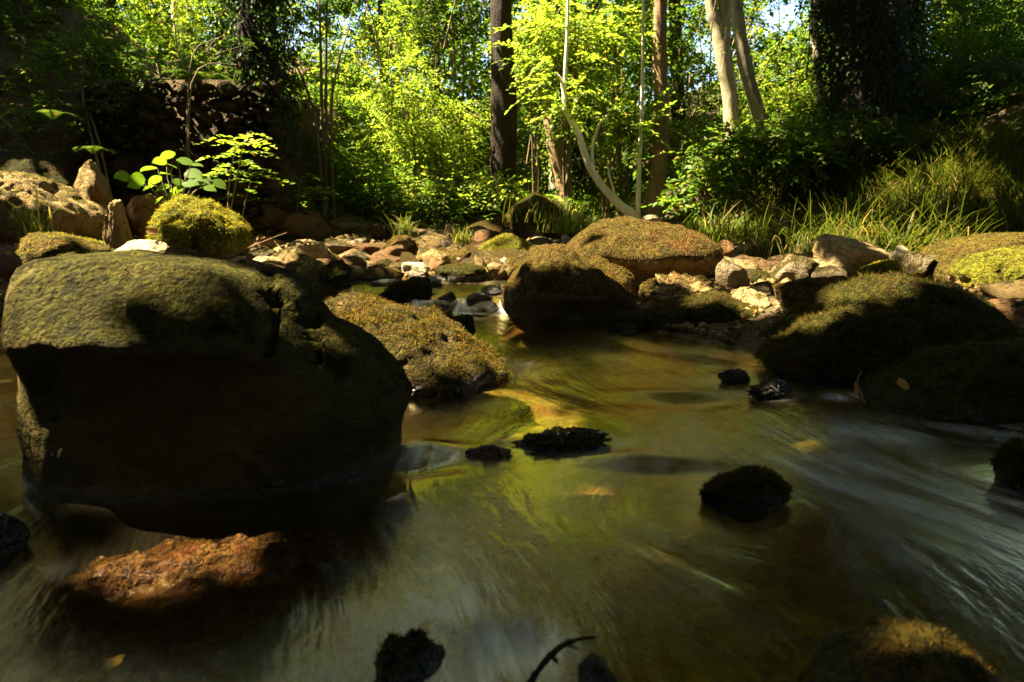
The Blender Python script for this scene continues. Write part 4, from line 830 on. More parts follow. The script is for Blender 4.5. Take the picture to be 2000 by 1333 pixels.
SHR = [
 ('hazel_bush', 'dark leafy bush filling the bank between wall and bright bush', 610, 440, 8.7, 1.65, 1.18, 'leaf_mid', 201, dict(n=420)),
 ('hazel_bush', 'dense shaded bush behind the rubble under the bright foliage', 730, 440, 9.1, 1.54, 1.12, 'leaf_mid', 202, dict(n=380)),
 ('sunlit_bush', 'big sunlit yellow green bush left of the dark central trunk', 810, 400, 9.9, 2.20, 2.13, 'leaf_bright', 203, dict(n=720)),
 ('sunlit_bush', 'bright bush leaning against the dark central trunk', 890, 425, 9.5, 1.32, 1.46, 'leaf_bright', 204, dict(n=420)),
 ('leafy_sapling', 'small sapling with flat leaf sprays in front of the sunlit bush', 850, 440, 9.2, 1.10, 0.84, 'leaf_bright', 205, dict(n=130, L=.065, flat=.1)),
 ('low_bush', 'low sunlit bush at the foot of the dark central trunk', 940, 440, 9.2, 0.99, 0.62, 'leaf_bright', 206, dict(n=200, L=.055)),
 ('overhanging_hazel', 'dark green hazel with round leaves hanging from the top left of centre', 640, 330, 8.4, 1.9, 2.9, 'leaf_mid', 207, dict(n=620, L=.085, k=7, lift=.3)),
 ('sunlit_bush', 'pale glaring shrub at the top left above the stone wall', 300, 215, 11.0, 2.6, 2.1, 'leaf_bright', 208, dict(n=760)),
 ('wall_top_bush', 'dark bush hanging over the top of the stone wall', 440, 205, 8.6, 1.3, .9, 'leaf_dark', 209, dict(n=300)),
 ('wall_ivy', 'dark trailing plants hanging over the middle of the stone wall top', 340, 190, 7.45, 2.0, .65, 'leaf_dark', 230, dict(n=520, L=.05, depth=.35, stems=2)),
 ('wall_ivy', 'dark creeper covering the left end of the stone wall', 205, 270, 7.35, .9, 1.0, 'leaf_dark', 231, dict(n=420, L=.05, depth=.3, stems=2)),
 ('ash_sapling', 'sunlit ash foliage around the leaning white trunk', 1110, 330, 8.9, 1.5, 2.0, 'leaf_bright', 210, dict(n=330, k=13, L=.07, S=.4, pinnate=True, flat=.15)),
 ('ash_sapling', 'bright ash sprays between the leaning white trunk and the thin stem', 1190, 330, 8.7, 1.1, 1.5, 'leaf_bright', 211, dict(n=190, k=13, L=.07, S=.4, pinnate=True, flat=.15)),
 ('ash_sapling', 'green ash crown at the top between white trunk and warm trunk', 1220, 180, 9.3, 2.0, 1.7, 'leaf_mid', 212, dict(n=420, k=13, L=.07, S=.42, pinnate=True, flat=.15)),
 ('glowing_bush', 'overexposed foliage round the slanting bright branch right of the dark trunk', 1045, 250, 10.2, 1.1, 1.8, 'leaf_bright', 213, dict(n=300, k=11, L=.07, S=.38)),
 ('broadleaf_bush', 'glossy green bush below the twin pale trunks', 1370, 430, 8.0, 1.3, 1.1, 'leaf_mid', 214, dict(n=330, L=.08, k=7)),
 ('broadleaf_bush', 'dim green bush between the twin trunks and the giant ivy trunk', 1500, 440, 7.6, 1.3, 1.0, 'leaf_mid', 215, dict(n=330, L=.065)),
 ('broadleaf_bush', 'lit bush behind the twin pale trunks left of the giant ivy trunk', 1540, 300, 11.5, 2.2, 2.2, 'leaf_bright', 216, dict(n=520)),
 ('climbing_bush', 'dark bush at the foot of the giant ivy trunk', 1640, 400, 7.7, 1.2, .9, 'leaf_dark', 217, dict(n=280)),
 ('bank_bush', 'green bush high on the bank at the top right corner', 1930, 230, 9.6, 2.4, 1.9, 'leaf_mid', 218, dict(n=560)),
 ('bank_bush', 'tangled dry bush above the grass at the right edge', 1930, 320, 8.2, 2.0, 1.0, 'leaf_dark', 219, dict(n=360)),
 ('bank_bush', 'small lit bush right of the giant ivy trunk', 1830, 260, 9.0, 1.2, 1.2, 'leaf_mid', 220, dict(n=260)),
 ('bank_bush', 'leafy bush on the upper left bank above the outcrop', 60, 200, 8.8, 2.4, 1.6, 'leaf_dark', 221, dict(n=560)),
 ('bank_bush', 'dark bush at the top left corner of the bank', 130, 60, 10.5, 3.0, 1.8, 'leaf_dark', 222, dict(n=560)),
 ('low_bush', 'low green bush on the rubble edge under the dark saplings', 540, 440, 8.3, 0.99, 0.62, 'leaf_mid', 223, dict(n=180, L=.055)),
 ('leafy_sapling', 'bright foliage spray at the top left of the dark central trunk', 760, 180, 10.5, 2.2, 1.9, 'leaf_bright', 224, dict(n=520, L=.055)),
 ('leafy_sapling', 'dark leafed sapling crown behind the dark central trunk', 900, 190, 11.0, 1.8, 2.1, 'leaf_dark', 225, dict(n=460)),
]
for a in SHR: shrub(a[0], a[1], a[2], a[3], a[4], a[5], a[6], a[7], a[8], **a[9])

# thicket that closes the view up the valley: one mass
r = np.random.default_rng(300); lob = []
while len(lob) < 330:
    c = P(r.uniform(-120, 2120), r.uniform(-70, 400), r.uniform(11, 20)); g = float(G(c[0], c[1], False))
    if c[2] < g + .1: continue
    lob.append((c, [r.uniform(.5, 1.0), r.uniform(.4, .8), r.uniform(.35, .7)]))
pts, u = lobe_points(lob, 40000, r, .3)
far = []
while len(far) < 210:
    c = P(r.uniform(-200, 2200), r.uniform(-160, 330), r.uniform(20, 27)); far.append((c, [r.uniform(1.0, 1.8), .8, r.uniform(.7, 1.3)]))
for k in range(60): far.append(([r.uniform(3.5, 10), r.uniform(8.5, 14), r.uniform(5.5, 10)], [r.uniform(.8, 1.4), .9, r.uniform(.6, 1.0)]))  # high lobes added on the right to dim the sky mirrored in the water
for k in range(110): far.append(([r.uniform(-9, 8), r.uniform(12, 17), r.uniform(5.0, 10.5)], [r.uniform(.8, 1.4), .9, r.uniform(.6, 1.0)]))
pf, uf = lobe_points(far, 21000, r, .3); kf = ~in_gap(pf, r, 1.1) & ~lit(pf, r, .2, 2.0, .1); pf, uf = pf[kf], uf[kf]
ok = ~in_gap(pts, r, 1.15) & ~lit(pts, r, .2, 1.0, .1); pts, u = pts[ok], u[ok]
V, F = sprays(pts, u * [1, 1, .3] + r.normal(size=pts.shape) * .4, r, 8, .38, .08, .3, .35)
Vf, Ff = sprays(pf, uf * [1, 1, .3] + r.normal(size=pf.shape) * .4, r, 7, .6, .19, .3, .35); V, F = merge([(V, F), (Vf, Ff)])
link('background_thicket', mesh_arrays('background_thicket', V, F), M['leaf_mid'], kind='stuff', label='dense leafy woodland closing the valley behind the trees', cat='woodland')

# unseen wood added downstream and on both sides to cut sky light
lob = []
for q in range(260):
    a = r.uniform(-.35, math.pi + .35); rad = r.uniform(7.5, 11); x, y = math.cos(a) * rad, 1.5 - math.sin(a) * rad
    if y > 1.0 and abs(x) < 7.5: continue
    g = float(G(x, y, False)); lob.append(([x, y, g + r.uniform(0, 1) * 5.5], [r.uniform(.7, 1.3)] * 3))
pts, u = lobe_points(lob, 9000, r, .3); px, py = project(pts); ok = (pts[:, 1] < .5) | (px < -80) | (px > 2080); pts, u = pts[ok], u[ok]
V, F = sprays(pts, u, r, 7, .6, .24, .3, .35)
link('added_shade_woodland', mesh_arrays('added_shade_woodland', V, F), M['leaf_canopy'], kind='stuff', label='dense leafy woodland along the stream behind the camera', cat='woodland')

# thin bare stems and lianas hanging in the wood
tp_ = []
for k in range(150):
    c = P(r.uniform(0, 2000), r.uniform(-30, 330), r.uniform(9.4, 13)); h_ = r.uniform(.5, 1.9); ln = r.normal(size=3) * [.28, .15, 0] * h_
    tp_.append(tube([c - [0, 0, h_ / 2] - ln / 2, c + r.normal(size=3) * .07, c + [0, 0, h_ / 2] + ln / 2], [.011, .008, .004], 4, .05, k, 5))
V, F = merge(tp_); link('liana_tangle', mesh_arrays('liana_tangle', V, F, True), M['stem'], kind='stuff', label='tangle of thin bare stems hanging among the leaves', cat='lianas')

# ivy and low plants that blanket the slopes
def blanket(name, label, n, cond, L, mat, seed, hmax=.2, k=4, xr=(-9, 9), yr=(4.5, 14)):
    r = np.random.default_rng(seed); x = r.uniform(*xr, n); y = r.uniform(*yr, n); z = G(x, y)
    q = np.stack([x, y, z], -1); px, py = project(q); ok = cond(x, y, z, px, py) & (px > -250) & (px < 2500) & (py > -60)
    ok &= fbm(q * 1.3 + seed, 3) > -.35
    q = q[ok]; q[:, 2] += r.uniform(.01, hmax, len(q))
    d = r.normal(size=q.shape) * [1, 1, .3]
    V, F = sprays(q, d, r, k, .16, L, .3, .4)
    return link(name, mesh_arrays(name, V, F), M[mat], kind='stuff', label=label, cat='ground cover')
blanket('ground_cover', 'dim low green plants blanketing the left bank', 16000, lambda x, y, z, px, py: (x < -2.2) & (z > .55) & ~((x > -4.8) & (y < 7.75)), .06, 'leaf_mid', 401, .28, 5, (-9, -2), (5, 13))
blanket('bank_undergrowth', 'mixed undergrowth covering the slope behind the trees', 19000, lambda x, y, z, px, py: ((y > 8.6) & (x > -2.6)) | ((x > 2.8) & (z > 1.15)), .065, 'leaf_mid', 402, .35, 5, (-3, 9), (5.5, 15))

# ------------------------------------------------------------------ canopy added overhead for shade, gaps cut where sun should land
def at(px, py, D): return P(px, py, D)
TREES = []   # (object, base point, crown anchor)
def tree(name, label, pts, widths, D, mat, seed, up=None, cat='tree', seg=12, rough=.07, flare=True, extra=None, freq=3, sink=.25):
    if D is not None:
        Q = [at(a, b, D) for a, b in pts]; R = [w / 2 / FPX * D for w in widths]
    else:
        Q = [np.array(a, float) for a in pts]; R = list(widths)
    base = Q[0].copy()
    t = thing(name, label, cat, base)
    Q0 = [Q[0] - [0, 0, sink]] + Q if flare else Q
    R0 = [R[0] * 1.35] + R if flare else R
    if up: 
        for (dx, dy, dz, rr) in up: Q0 = Q0 + [Q0[-1] + np.array([dx, dy, dz])]; R0 = R0 + [rr]
    V, F = tube(np.array(Q0) - base, R0, seg, rough, seed, 8, freq)
    link('trunk', mesh_arrays('trunk', V, F, True), M[mat], t)
    if extra:
        for (e, ew) in extra:
            E = [at(a, b, D) - base for a, b in e]; V, F = tube(E, [w / 2 / FPX * D for w in ew], 8, .05, seed + 1, 6)
            link('branch', mesh_arrays('branch', V, F, True), M[mat], t)
    TREES.append((t, base, Q0[-1]))
    return t

def ivy(t, base, pts, R, n, L, seed, mat='leaf_ivy', hang=.3, thick=.12):
    r = np.random.default_rng(seed); pts = np.array(pts); i = r.uniform(0, len(pts) - 1, n); k = np.minimum(i.astype(int), len(pts) - 2); f = (i - k)[:, None]
    c = pts[k] * (1 - f) + pts[k + 1] * f; rad = np.interp(i, np.arange(len(pts)), R); a = r.uniform(0, 6.28, n)
    o = np.stack([np.cos(a), np.sin(a), 0 * a], -1)
    q = c + o * (rad + np.abs(r.normal(size=n)) * thick)[:, None]
    kp = fbm(q * 2.2 + seed, 3) > -.45; q, o = q[kp], o[kp]
    d = o * .5 + r.normal(size=q.shape) * .5 + [0, 0, -.5 - hang]
    V, F = leaves(q - base, d, o + r.normal(size=q.shape) * .35, L * r.uniform(.6, 1.3, len(q)))
    link('ivy', mesh_arrays('ivy', V, F), M[mat], t, kind='stuff')

tree('dark_trunk_tree', 'tall dark brown trunk standing alone left of centre', [(986, 448), (985, 400), (984, 330), (985, 250), (982, 130), (978, 0)], [54, 50, 52, 50, 44, 38], 9.3, 'bark_dark', 1, [(-.05, .2, 2, .11), (.1, .2, 3, .06)])
gt = [(1700, 380), (1700, 300), (1698, 180), (1694, 60), (1690, -60)]
t2 = tree('ivy_tree', 'giant black trunk wrapped in ivy on the right', gt, [150, 140, 132, 132, 135], 8.5, 'bark_dark', 2, [(0, .2, 2, .35), (.2, .2, 3, .15)], seg=18, rough=.12)
gp = [at(a, b, 8.5) for a, b in gt]; ivy(t2, gp[0], gp, [.50, .46, .44, .46, .48], 12000, .055, 21, thick=.08)
tree('pale_tree', 'pale mottled trunk with a forked top, left of the twin trunks', [(1434, 340), (1431, 280), (1425, 190), (1412, 110), (1400, 55), (1384, -20)], [30, 29, 28, 30, 23, 20], 10.0, 'bark_pale', 3, [(-.3, 0, 2, .06)], extra=[([(1410, 100), (1415, 50), (1416, -20)], [28, 24, 22])])
tree('pale_tree', 'pale mottled leaning trunk, right of the twin trunks', [(1530, 370), (1508, 300), (1478, 210), (1458, 140), (1444, 60), (1436, -20)], [28, 27, 26, 25, 24, 22], 9.5, 'bark_pale', 4, [(-.3, 0, 2, .06)])
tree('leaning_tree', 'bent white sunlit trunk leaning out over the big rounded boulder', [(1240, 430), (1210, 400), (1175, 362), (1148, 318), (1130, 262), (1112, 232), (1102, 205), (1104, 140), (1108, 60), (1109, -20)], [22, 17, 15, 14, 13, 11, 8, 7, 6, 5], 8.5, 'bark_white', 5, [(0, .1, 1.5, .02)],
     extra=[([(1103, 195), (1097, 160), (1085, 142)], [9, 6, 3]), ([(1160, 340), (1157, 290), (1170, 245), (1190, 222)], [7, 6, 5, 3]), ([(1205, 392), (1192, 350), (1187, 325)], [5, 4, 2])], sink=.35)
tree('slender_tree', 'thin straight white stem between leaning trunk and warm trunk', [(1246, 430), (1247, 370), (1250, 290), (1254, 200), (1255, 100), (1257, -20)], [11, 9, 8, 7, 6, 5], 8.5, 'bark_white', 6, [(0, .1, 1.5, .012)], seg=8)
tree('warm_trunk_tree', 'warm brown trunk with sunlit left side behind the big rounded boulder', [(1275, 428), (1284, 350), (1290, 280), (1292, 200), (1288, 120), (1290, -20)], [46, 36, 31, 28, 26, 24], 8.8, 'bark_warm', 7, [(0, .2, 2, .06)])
bt = [(1106, 385), (1092, 320), (1078, 260), (1068, 228)]
t8 = tree('broken_ivy_tree', 'short crooked ivy hung trunk behind the leaning white trunk', bt, [34, 28, 24, 14], 9.6, 'bark_warm', 8); bp = [at(a, b, 9.6) for a, b in bt]; ivy(t8, bp[0], bp, [.10, .1, .1, .06], 500, .05, 22, 'leaf_mid')
bt = [(1114, 385), (1120, 300), (1122, 200), (1120, 90)]
t9 = tree('ivy_tree', 'straight trunk draped with hanging ivy behind the leaning white trunk', bt, [50, 48, 44, 40], 10.2, 'bark_dark', 9); bp = [at(a, b, 10.2) for a, b in bt]; ivy(t9, bp[0], bp, [.18, .2, .2, .18], 3500, .05, 23, 'leaf_dark', thick=.12)
bt = [(512, 320), (510, 220), (506, 100), (500, -40)]
t10 = tree('ivy_tree', 'dark ivy covered trunk growing beside the stone wall', bt, [84, 74, 70, 66], 8.1, 'bark_dark', 10, [(0, .1, 2, .15), (.3, 0, 2.5, .08)], rough=.12); bp = [at(a, b, 8.1) for a, b in bt]; ivy(t10, bp[0], bp, [.25, .24, .24, .24], 5000, .06, 24, thick=.14)
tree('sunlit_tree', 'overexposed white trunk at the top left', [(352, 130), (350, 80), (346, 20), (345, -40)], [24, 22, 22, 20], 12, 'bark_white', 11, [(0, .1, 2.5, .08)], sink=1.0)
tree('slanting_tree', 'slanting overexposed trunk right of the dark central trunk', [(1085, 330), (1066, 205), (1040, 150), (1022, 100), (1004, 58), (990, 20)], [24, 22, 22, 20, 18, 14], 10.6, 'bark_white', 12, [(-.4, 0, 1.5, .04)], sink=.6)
tree('thin_tree', 'thin lit trunk left of the giant ivy trunk', [(1632, 330), (1612, 250), (1600, 170), (1594, 90), (1590, -20)], [18, 16, 15, 14, 12], 11, 'bark_pale', 13, [(0, .1, 2, .03)], sink=.7)
tree('thin_tree', 'thin mossy trunk leaning right of the giant ivy trunk', [(1862, 330), (1838, 260), (1815, 200), (1792, 130), (1780, 60), (1775, -20)], [20, 18, 17, 16, 14, 12], 9.2, 'bark_warm', 14, [(0, .1, 2, .03)])
for i, (x, w, D, lb) in enumerate([(1320, 26, 13, 'dark background trunk just left of the twin pale trunks'), (1090, 24, 14, 'dark background trunk at the top above the slanting trunk'), (850, 18, 13, 'thin dark background trunk left of the dark central trunk'),
                                   (1165, 16, 13.5, 'thin grey background trunk right of the leaning white trunk'), (1880, 20, 12, 'dim background trunk at the upper right'), (215, 26, 12, 'dark background trunk at the top left corner'), (745, 12, 12.5, 'slim background stem in the bright foliage')]):
    tree('background_tree', lb, [(x + 6, 330), (x + 4, 200), (x, 80), (x - 3, -40)], [w * 1.1, w, w * .9, w * .8], D, 'bark_dark', 60 + i, [(0, .2, 3, .06)], sink=1.2, seg=8)
# trees added to shade the stream, most trunks outside the picture
for i, (x, y, lb) in enumerate([(-7.5, 3.6, 'left bank tree whose crown hangs over the stream, first from the camera'), (-9.5, 11.0, 'left bank tree whose crown hangs over the stream, second from the camera'), (-6.5, 1.5, 'left bank tree beside the camera position'),
                                (6.5, 5.0, 'right bank tree whose crown hangs over the stream'), (5.0, -1.5, 'right bank tree behind the camera position'), (-3.5, -5.0, 'tree on the bank behind the camera'), (-6.0, 15.5, 'upstream tree on the left slope')]):
    g = float(G(x, y)); tree('added_shade_tree', lb, [(x, y, g), (x + .1, y, g + 2), (x + .3, y + .1, g + 4), (x + .5, y, 7.5)], [.26, .22, .17, .08], None, 'bark_dark', 80 + i)

r = np.random.default_rng(500); n = 23500
q = np.stack([r.uniform(-13, 8.5, n), r.uniform(-6, 16, n), r.uniform(5.4, 8.6, n)], -1)  # leaf slab added above the frame for shade, shared out as crowns
w2 = np.stack([r.uniform(-1.2, 2.6, 6500), r.uniform(.3, 3.6, 6500), 0 * r.random(6500)], -1); q = np.concatenate([q, w2 + SUN * (r.uniform(5.6, 8.4, 6500) / SUN[2])[:, None]])  # extra leaves added along the sun path to darken the near water
px, py = project(q); q = q[~((q[:, 1] > 0) & (py > -60))]
TB = np.array([b[:2] * .4 + e[:2] * .6 for _, b, e in TREES]); own = np.argmin(((q[:, None, :2] - TB[None]) ** 2).sum(-1), 1)
for i, (t, b, e) in enumerate(TREES):
    s = q[own == i]
    if len(s) < 5: continue
    V, F = sprays(s, r.normal(size=s.shape) * [1, 1, .25], r, 8, .58, .22, .3, .3)
    C = V.reshape(-1, 4, 3); C = C[~lit(C.mean(1), r, .12, .5, .05, .30)]  # crown shape opened up where sunlight is wanted below
    if len(C) < 5: continue
    F = (np.arange(len(C))[:, None, None] * 4 + LEAF2_F[None]).reshape(-1, 3)
    link('crown', mesh_arrays('crown', C.reshape(-1, 3) - b, F), M['leaf_canopy'], t)
    top = e - b; made = 0
    for j in range(20):
        if made >= min(5, len(s) // 60): break
        tgt = s[int(r.integers(len(s)))] - b; mid = (top * [1, 1, .8] + tgt) / 2 + [0, 0, .3]
        V, F = tube([top * [1, 1, .8], mid, tgt], [.05, .03, .012], 6, .05, j, 4)
        if lit(V + b, r, 0, .5, 0).any(): continue
        link('limb', mesh_arrays('limb', V, F, True), M['bark_dark'], t); made += 1

# ------------------------------------------------------------------ saplings, ferns, grass
def ellipse_leaf():
    t = np.linspace(0, 1, 8); w = .34 * np.sin(np.pi * t ** .8) ** .8; z = -.16 * t ** 2
    V = [[0, 0, 0]]; 
    for a, b, c in zip(t[1:-1], w[1:-1], z[1:-1]): V += [[a, b, c + .05], [a, 0, c], [a, -b, c + .05]]
    V.append([1, 0, -.17]); F = [[0, 2, 1], [0, 3, 2]]
    for k in range(5):
        o = 1 + 3 * k; F += [[o, o + 1, o + 4], [o, o + 4, o + 3], [o + 1, o + 2, o + 5], [o + 1, o + 5, o + 4]]
    F += [[16, 17, 19], [17, 18, 19]]
    return np.array(V, float), np.array(F)
EV, EF = ellipse_leaf(); big_leaf = mesh_arrays('leaf', EV, EF, True); big_leaf.materials.append(leaf_mat('big_leaf', (.065, .12, .012), (.065, .12, .012), None, .5, 2.0))
D = 6.3; bse = P(345, 400, D); sap = thing('broadleaf_sapling', 'sapling with large round glowing leaves in front of the stone wall', 'sapling', bse)
r = np.random.default_rng(600); stems = []
LP = [(325, 298, 38), (362, 312, 40), (312, 315, 34), (290, 328, 40), (378, 340, 42), (240, 346, 38), (268, 350, 36), (325, 340, 40), (352, 352, 36), (398, 352, 46), (430, 352, 36), (318, 362, 34), (290, 362, 32), (340, 366, 40), (372, 360, 36), (300, 345, 36), (262, 362, 30), (410, 366, 30), (335, 320, 28), (352, 380, 30), (310, 384, 28), (385, 322, 26)]
for (a, b_, w) in LP:
    c = P(a, b_, D + r.uniform(-.25, .25)); o = link('leaf', big_leaf, None, sap, c - bse)
    L = w / FPX * D * .85; o.scale = (L, L * 1.25, L); yaw = math.atan2(r.normal() * .6, a - 335 + r.normal() * 25)
    o.rotation_euler = (r.normal() * .35 + .35, r.uniform(-.1, .5), yaw)
    o.location = tuple(c - bse - np.array([math.cos(yaw), math.sin(yaw), 0]) * L * .5)
    stems.append(tube([[r.normal() * .02, 0, -.1], (c - bse) * .5 + [0, 0, .03], np.array(o.location)], [.007, .004, .0018], 5, .0, 1, 4))
V, F = merge(stems); link('stems', mesh_arrays('stems', V, F, True), M['stem'], sap)

def pinnate_sapling(label, stemspx, D, seed, mat='leaf_bright', L=.07):
    r = np.random.default_rng(seed); b = P(*stemspx[0][0], D); t = thing('ash_sapling', label, 'sapling', b); sp = []; org = []; dd = []
    for s in stemspx:
        Q = np.array([P(a, c, D) for a, c in s]) - b; sp.append(tube(Q, np.linspace(.010, .003, len(Q)), 6, .02, 1, 5))
        for k in range(11):
            u = .35 + .65 * (k + .5) / 11; i = u * (len(Q) - 1); j = min(int(i), len(Q) - 2); p = Q[j] * (1 - (i - j)) + Q[j + 1] * (i - j)
            a = k * 2.4 + r.uniform(0, 1); org.append(p); dd.append([math.cos(a), math.sin(a) * .8, .25])
    V, F = merge(sp); link('stems', mesh_arrays('stems', V, F, True), M['stem'], t)
    V, F = sprays(np.array(org), np.array(dd), r, 11, .34, L, .4, .12, True); link('foliage', mesh_arrays('foliage', V, F), M[mat], t)
pinnate_sapling('young ash with toothed leaflets right of the large leaved sapling', [[(445, 430), (448, 360), (458, 300), (468, 268)], [(447, 430), (462, 350), (472, 300), (478, 262)]], 6.6, 610)
pinnate_sapling('shaded ash seedling behind the yellow green mossy boulder', [[(470, 450), (478, 400), (490, 350), (486, 330)]], 7.4, 611, 'leaf_mid')
pinnate_sapling('slim seedling with dark stem at the left edge of the rubble', [[(578, 460), (580, 410), (585, 370), (588, 345)], [(580, 460), (600, 400), (615, 370)]], 7.8, 612, 'leaf_mid', .06)
pinnate_sapling('shaded seedling between the dark bushes behind the rubble', [[(655, 436), (652, 390), (648, 350)]], 8.4, 613, 'leaf_mid', .06)
pinnate_sapling('bright seedling with pale stem bending left of the dark central trunk', [[(860, 440), (850, 400), (835, 365), (815, 345)]], 8.8, 614, 'leaf_bright', .06)

def fern(label, px, py, D, n, length, seed, mat='leaf_mid'):
    r = np.random.default_rng(seed); b = P(px, py, D); t = thing('fern', label, 'fern', b)
    for k in range(n):
        a = k / n * 6.28 + r.uniform(-.3, .3); L = length * r.uniform(.7, 1.1); u = np.linspace(0, 1, 22); h = np.array([math.cos(a), math.sin(a), 0])
        C = h * (u * L * .85)[:, None] + np.array([0, 0, 1.]) * (L * (.75 * u - .85 * u ** 2))[:, None]
        s = np.array([-math.sin(a), math.cos(a), 0]); w = .26 * L * np.sin(np.pi * np.clip(u * .93 + .06, 0, 1)) ** .8
        p = np.concatenate([C, C]); d = np.concatenate([np.tile(s + h * .35, (22, 1)), np.tile(-s + h * .35, (22, 1))]) + [0, 0, -.15]; nn = np.tile([0, 0, 1.], (44, 1)) + r.normal(size=(44, 3)) * .1
        tp = LEAF2 * [1, .38, 1]; V, F = leaves(p[2:], d[2:], nn[2:], np.concatenate([w, w])[2:], tp)
        link('frond', mesh_arrays('frond', V, F), M[mat], t)
fern('fern with one pale arching frond on top of the stone wall', 385, 158, 7.6, 6, .55, 620, 'leaf_dark')
fern('fern on the left bank above the outcrop', 95, 235, 7.0, 7, .5, 621, 'leaf_dark')
fern('small fern at the left end of the stone wall', 165, 222, 7.3, 6, .4, 622, 'leaf_dark')
fern('fern in the sunny undergrowth right of the dark central trunk', 1035, 395, 9.0, 7, .55, 623, 'leaf_bright')
fern('fern at the foot of the stone wall', 190, 300, 7.0, 6, .35, 624, 'leaf_dark')
fern('fern on the slope below the warm brown trunk', 1262, 395, 9.1, 7, .45, 625, 'leaf_bright')
fern('fern on the right bank under the leaning thin trunk', 1840, 330, 8.2, 7, .5, 626)

def blades(org, r, L=(.3, .6), w=.006, spread=.55, droop=.7, seg=4, lean=None):
    n = len(org); a = r.uniform(0, 6.28, n); h = np.stack([np.cos(a), np.sin(a), 0 * a], -1)
    if lean is not None: h = unit(h + np.array(lean))
    LL = r.uniform(*L, n)[:, None]; sp = (spread * r.uniform(.2, 1.3, n))[:, None]; dr = (droop * r.uniform(.4, 1.5, n))[:, None]
    s = np.cross(h, [0, 0, 1.]); rows = []
    for k in range(seg + 1):
        u = k / seg; c = org + h * LL * sp * u ** 1.3 + np.array([0, 0, 1.]) * LL * (u - dr * .75 * u ** 2.4); ww = w * (1 - u ** 2) * np.ones((n, 1)) + .0004
        rows += [c - s * ww, c + s * ww]
    V = np.stack(rows, 1).reshape(-1, 3); b = np.arange(n)[:, None] * (2 * seg + 2)
    F = np.concatenate([b + [2 * k, 2 * k + 1, 2 * k + 3, 2 * k + 2] for k in range(seg)]); return V, F

r = np.random.default_rng(640); org = []
while sum(len(o) for o in org) < 19000:
    px, py = r.uniform(1490, 2350), r.uniform(290, 492); Dh = hit(px, py, .12)
    if Dh < 4.9 or Dh > 9.5: continue
    c = P(px, py, Dh); m = int(r.integers(25, 60)); q = c[:2] + r.normal(size=(m, 2)) * .07
    org.append(np.concatenate([q, G(q[:, 0], q[:, 1])[:, None]], 1))
V, F = blades(np.concatenate(org), r, (.35, .8), .0045, .6, .85, lean=(-.3, -.5, 0))
link('bank_grass', mesh_arrays('bank_grass', V, F), M['grass'], kind='stuff', label='long drooping grass covering the right bank', cat='grass')

def tuft(label, px, py, D, n, L, seed, mat='grass_bright', w=.006, spread=.6, sd=.05, droop=.7, lean=None):
    r = np.random.default_rng(seed); b = P(px, py, D); q = np.concatenate([r.normal(size=(n, 2)) * sd, np.zeros((n, 1)) - .03], 1)
    V, F = blades(q, r, L, w, spread, droop, lean=lean); t = thing('grass_tuft', label, 'grass tuft', b); link('blades', mesh_arrays('blades', V, F), M[mat], t, kind='stuff')
tuft('tuft of broad sunlit blades before the outcrop at the left edge', 65, 470, 5.0, 46, (.22, .52), 650, w=.009, spread=.55, droop=.35)
tuft('grass tuft at the back of the rubble below the bright bush', 790, 458, 7.4, 90, (.2, .42), 651, 'grass', .005)
tuft('bright grass tuft right of the big rounded boulder', 1400, 470, 6.0, 230, (.25, .5), 652, w=.005, sd=.14, lean=(0, -.3, 0))
tuft('second bright grass tuft between big rounded boulder and right bank', 1455, 465, 6.2, 200, (.25, .5), 653, 'grass', .005, sd=.14, lean=(0, -.3, 0))
tuft('grass tuft under the mound right of the dark central trunk', 1120, 450, 7.8, 200, (.25, .5), 654, w=.005, sd=.16, lean=(0, -.3, 0))
tuft('grass hanging over the mound behind the tiny leaved hump', 1060, 430, 8.2, 240, (.25, .5), 655, 'grass', .005, sd=.22, lean=(0, -.4, 0))
tuft('small grass tuft behind the pale leaf shadowed stone', 905, 470, 7.2, 70, (.15, .32), 656, 'grass', .004)

# earth mound at the trunk foot
o, v, b, f = outline_rock('earth_mound', 'mossy earth mound right of the dark central trunk', [(990, 470), (1000, 405), (1040, 380), (1090, 395), (1130, 440), (1120, 480)], 8.5, .5, 'dark_moss', 57, level=4, cat='mound')
add_moss(o, v, f, 'moss_dark', 4000, .05, 33, up=-.4, width=.003, droop=1)

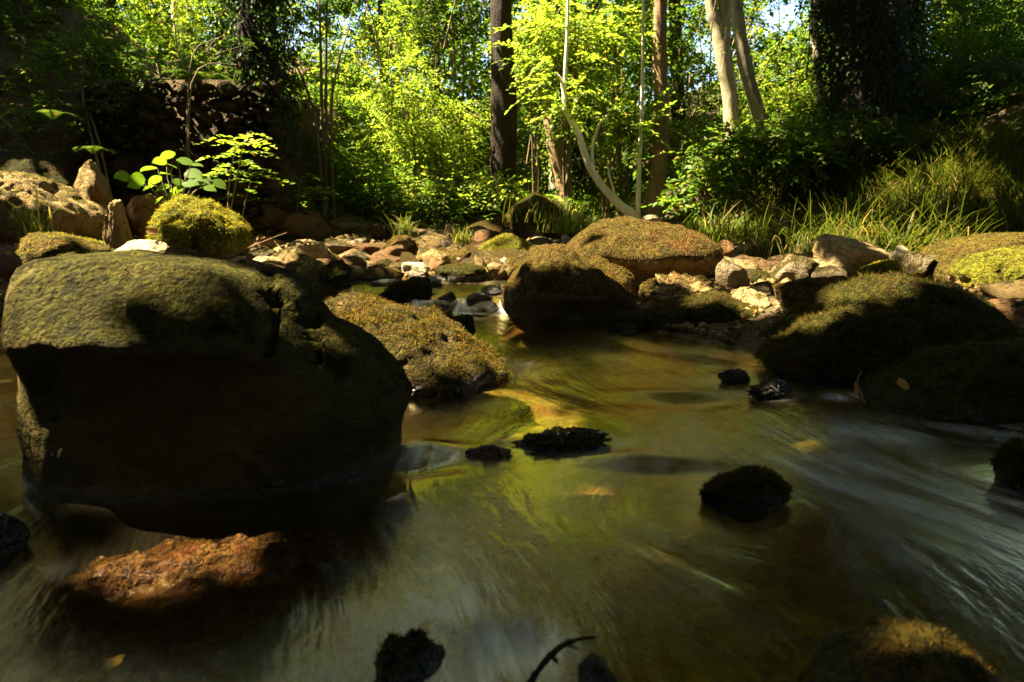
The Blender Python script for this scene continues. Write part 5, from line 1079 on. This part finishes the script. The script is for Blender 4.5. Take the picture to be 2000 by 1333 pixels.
# leaf litter on the banks
r = np.random.default_rng(660); pp = []
while len(pp) < 900:
    px, py = r.uniform(0, 2000), r.uniform(440, 650); D = hit(px, py)
    if D < 3 or D > 9.5: continue
    c = P(px, py, D); g0 = float(G(c[0], c[1]))
    if g0 > .05: pp.append([c[0], c[1], g0 + .012])
pp = np.array(pp); V, F = leaves(pp, r.normal(size=pp.shape) * [1, 1, .3], np.array([0, 0, 1.]) + r.normal(size=pp.shape) * .4, r.uniform(.03, .08, len(pp)))
link('leaf_litter', mesh_arrays('leaf_litter', V, F), M['dead_leaf'], kind='stuff', label='dead brown leaves scattered between the stones', cat='leaf litter')
for k_, (pts_, lb) in enumerate([([(1700, 545), (1660, 500), (1640, 490)], 'thin dry stem standing before the bright dome rock'), ([(1780, 505), (1782, 455), (1830, 440), (1855, 438)], 'dry arching grass stalk above the smooth rounded stone'), ([(1525, 650), (1540, 620), (1560, 615)], 'reddish twig on the low waterline rock'),
                                 ([(400, 520), (520, 470), (560, 455)], 'dry stick lying across the rubble left of the tan slab'), ([(1690, 790), (1675, 750), (1682, 725)], 'bent stalk of the wet leaf in the riffle')]):
    Dk = hit(*pts_[0]) - .05; bk = P(*pts_[0], Dk); V, F = tube([P(a, c, Dk) - bk for a, c in pts_], np.linspace(.004, .002, len(pts_)), 6, .1, k_, 5, 30)
    link('dry_stem', mesh_arrays('dry_stem', V, F, True), M['bark_warm'], None, bk, label=lb, cat='stem')

# twig, fallen leaves
tw = thing('twig', 'bare forked twig sticking out of the water at the bottom edge', 'twig', P(1040, 1330, .78))
b = P(1040, 1330, .78)
def twp(a, c, D=.78): return P(a, c, D) - b
V, F = tube([twp(1020, 1360), twp(1045, 1318), twp(1075, 1280), twp(1105, 1258), twp(1135, 1248), twp(1168, 1245)], [.005, .0045, .004, .0035, .0022, .001], 7, .25, 3, 5, 120); link('stem', mesh_arrays('stem', V, F, True), M['bark_dark'], tw)
V, F = tube([twp(1075, 1280), twp(1086, 1290), twp(1088, 1297)], [.003, .0025, .001], 6, .2, 4, 4, 120); link('spur', mesh_arrays('spur', V, F, True), M['bark_dark'], tw)
V, F = tube([twp(1105, 1258), twp(1118, 1262), twp(1128, 1268)], [.003, .003, .001], 6, .2, 5, 4, 120); link('spur', mesh_arrays('spur', V, F, True), M['bark_warm'], tw)
tw = link('twig', None, None, None, P(985, 570, 4.4), label='thin dark twig leaning from the rubble into the pool', cat='twig')
b = P(985, 570, 4.4); V, F = tube([P(935, 490, 5.6) - b, P(955, 530, 5.0) - b, P(985, 570, 4.4) - b], [.004, .006, .006], 6, .1, 3, 4, 20); link('stem', mesh_arrays('stem', V, F, True), M['bark_dark'], tw)
for (lb, a, c, D, w, mt, rot) in [('orange dead leaf on the flat black mossy rock', 1750, 748, 2.05, 38, 'dead_leaf', (.9, .2, .2)), ('wet translucent leaf stuck upright in the riffle', 1668, 768, 2.12, 40, 'dead_leaf', (1.3, -.4, .9)),
                                  ('pale dead leaf on the shaggy mound', 1800, 690, 2.5, 34, 'pale_leaf', (.6, .2, .3)), ('tiny white leaf on the tangled moss rock', 818, 614, 2.3, 12, 'pale_leaf', (.9, 0, 1)),
                                  ('orange dead leaf among the white stones at the right edge', 1975, 655, 2.95, 36, 'dead_leaf', (.8, .1, .5)), ('brown dead leaf between the yellow green boulder and white slab', 285, 452, 5.2, 24, 'dead_leaf', (.9, 0, 0)),
                                  ('curled brown leaf on the low waterline rock', 1535, 618, 3.5, 26, 'dead_leaf', (.8, .3, -.5)), ('white dry leaf on the bright green mossy stone', 1752, 494, 4.2, 34, 'pale_leaf', (.7, -.4, .5))]:
    me = mesh_arrays('fallen_leaf', EV, EF, True); o = link('fallen_leaf', me, M[mt], None, P(a, c, D), label=lb, cat='leaf'); s = w / FPX * D; o.scale = (s, s, s); o.rotation_euler = rot
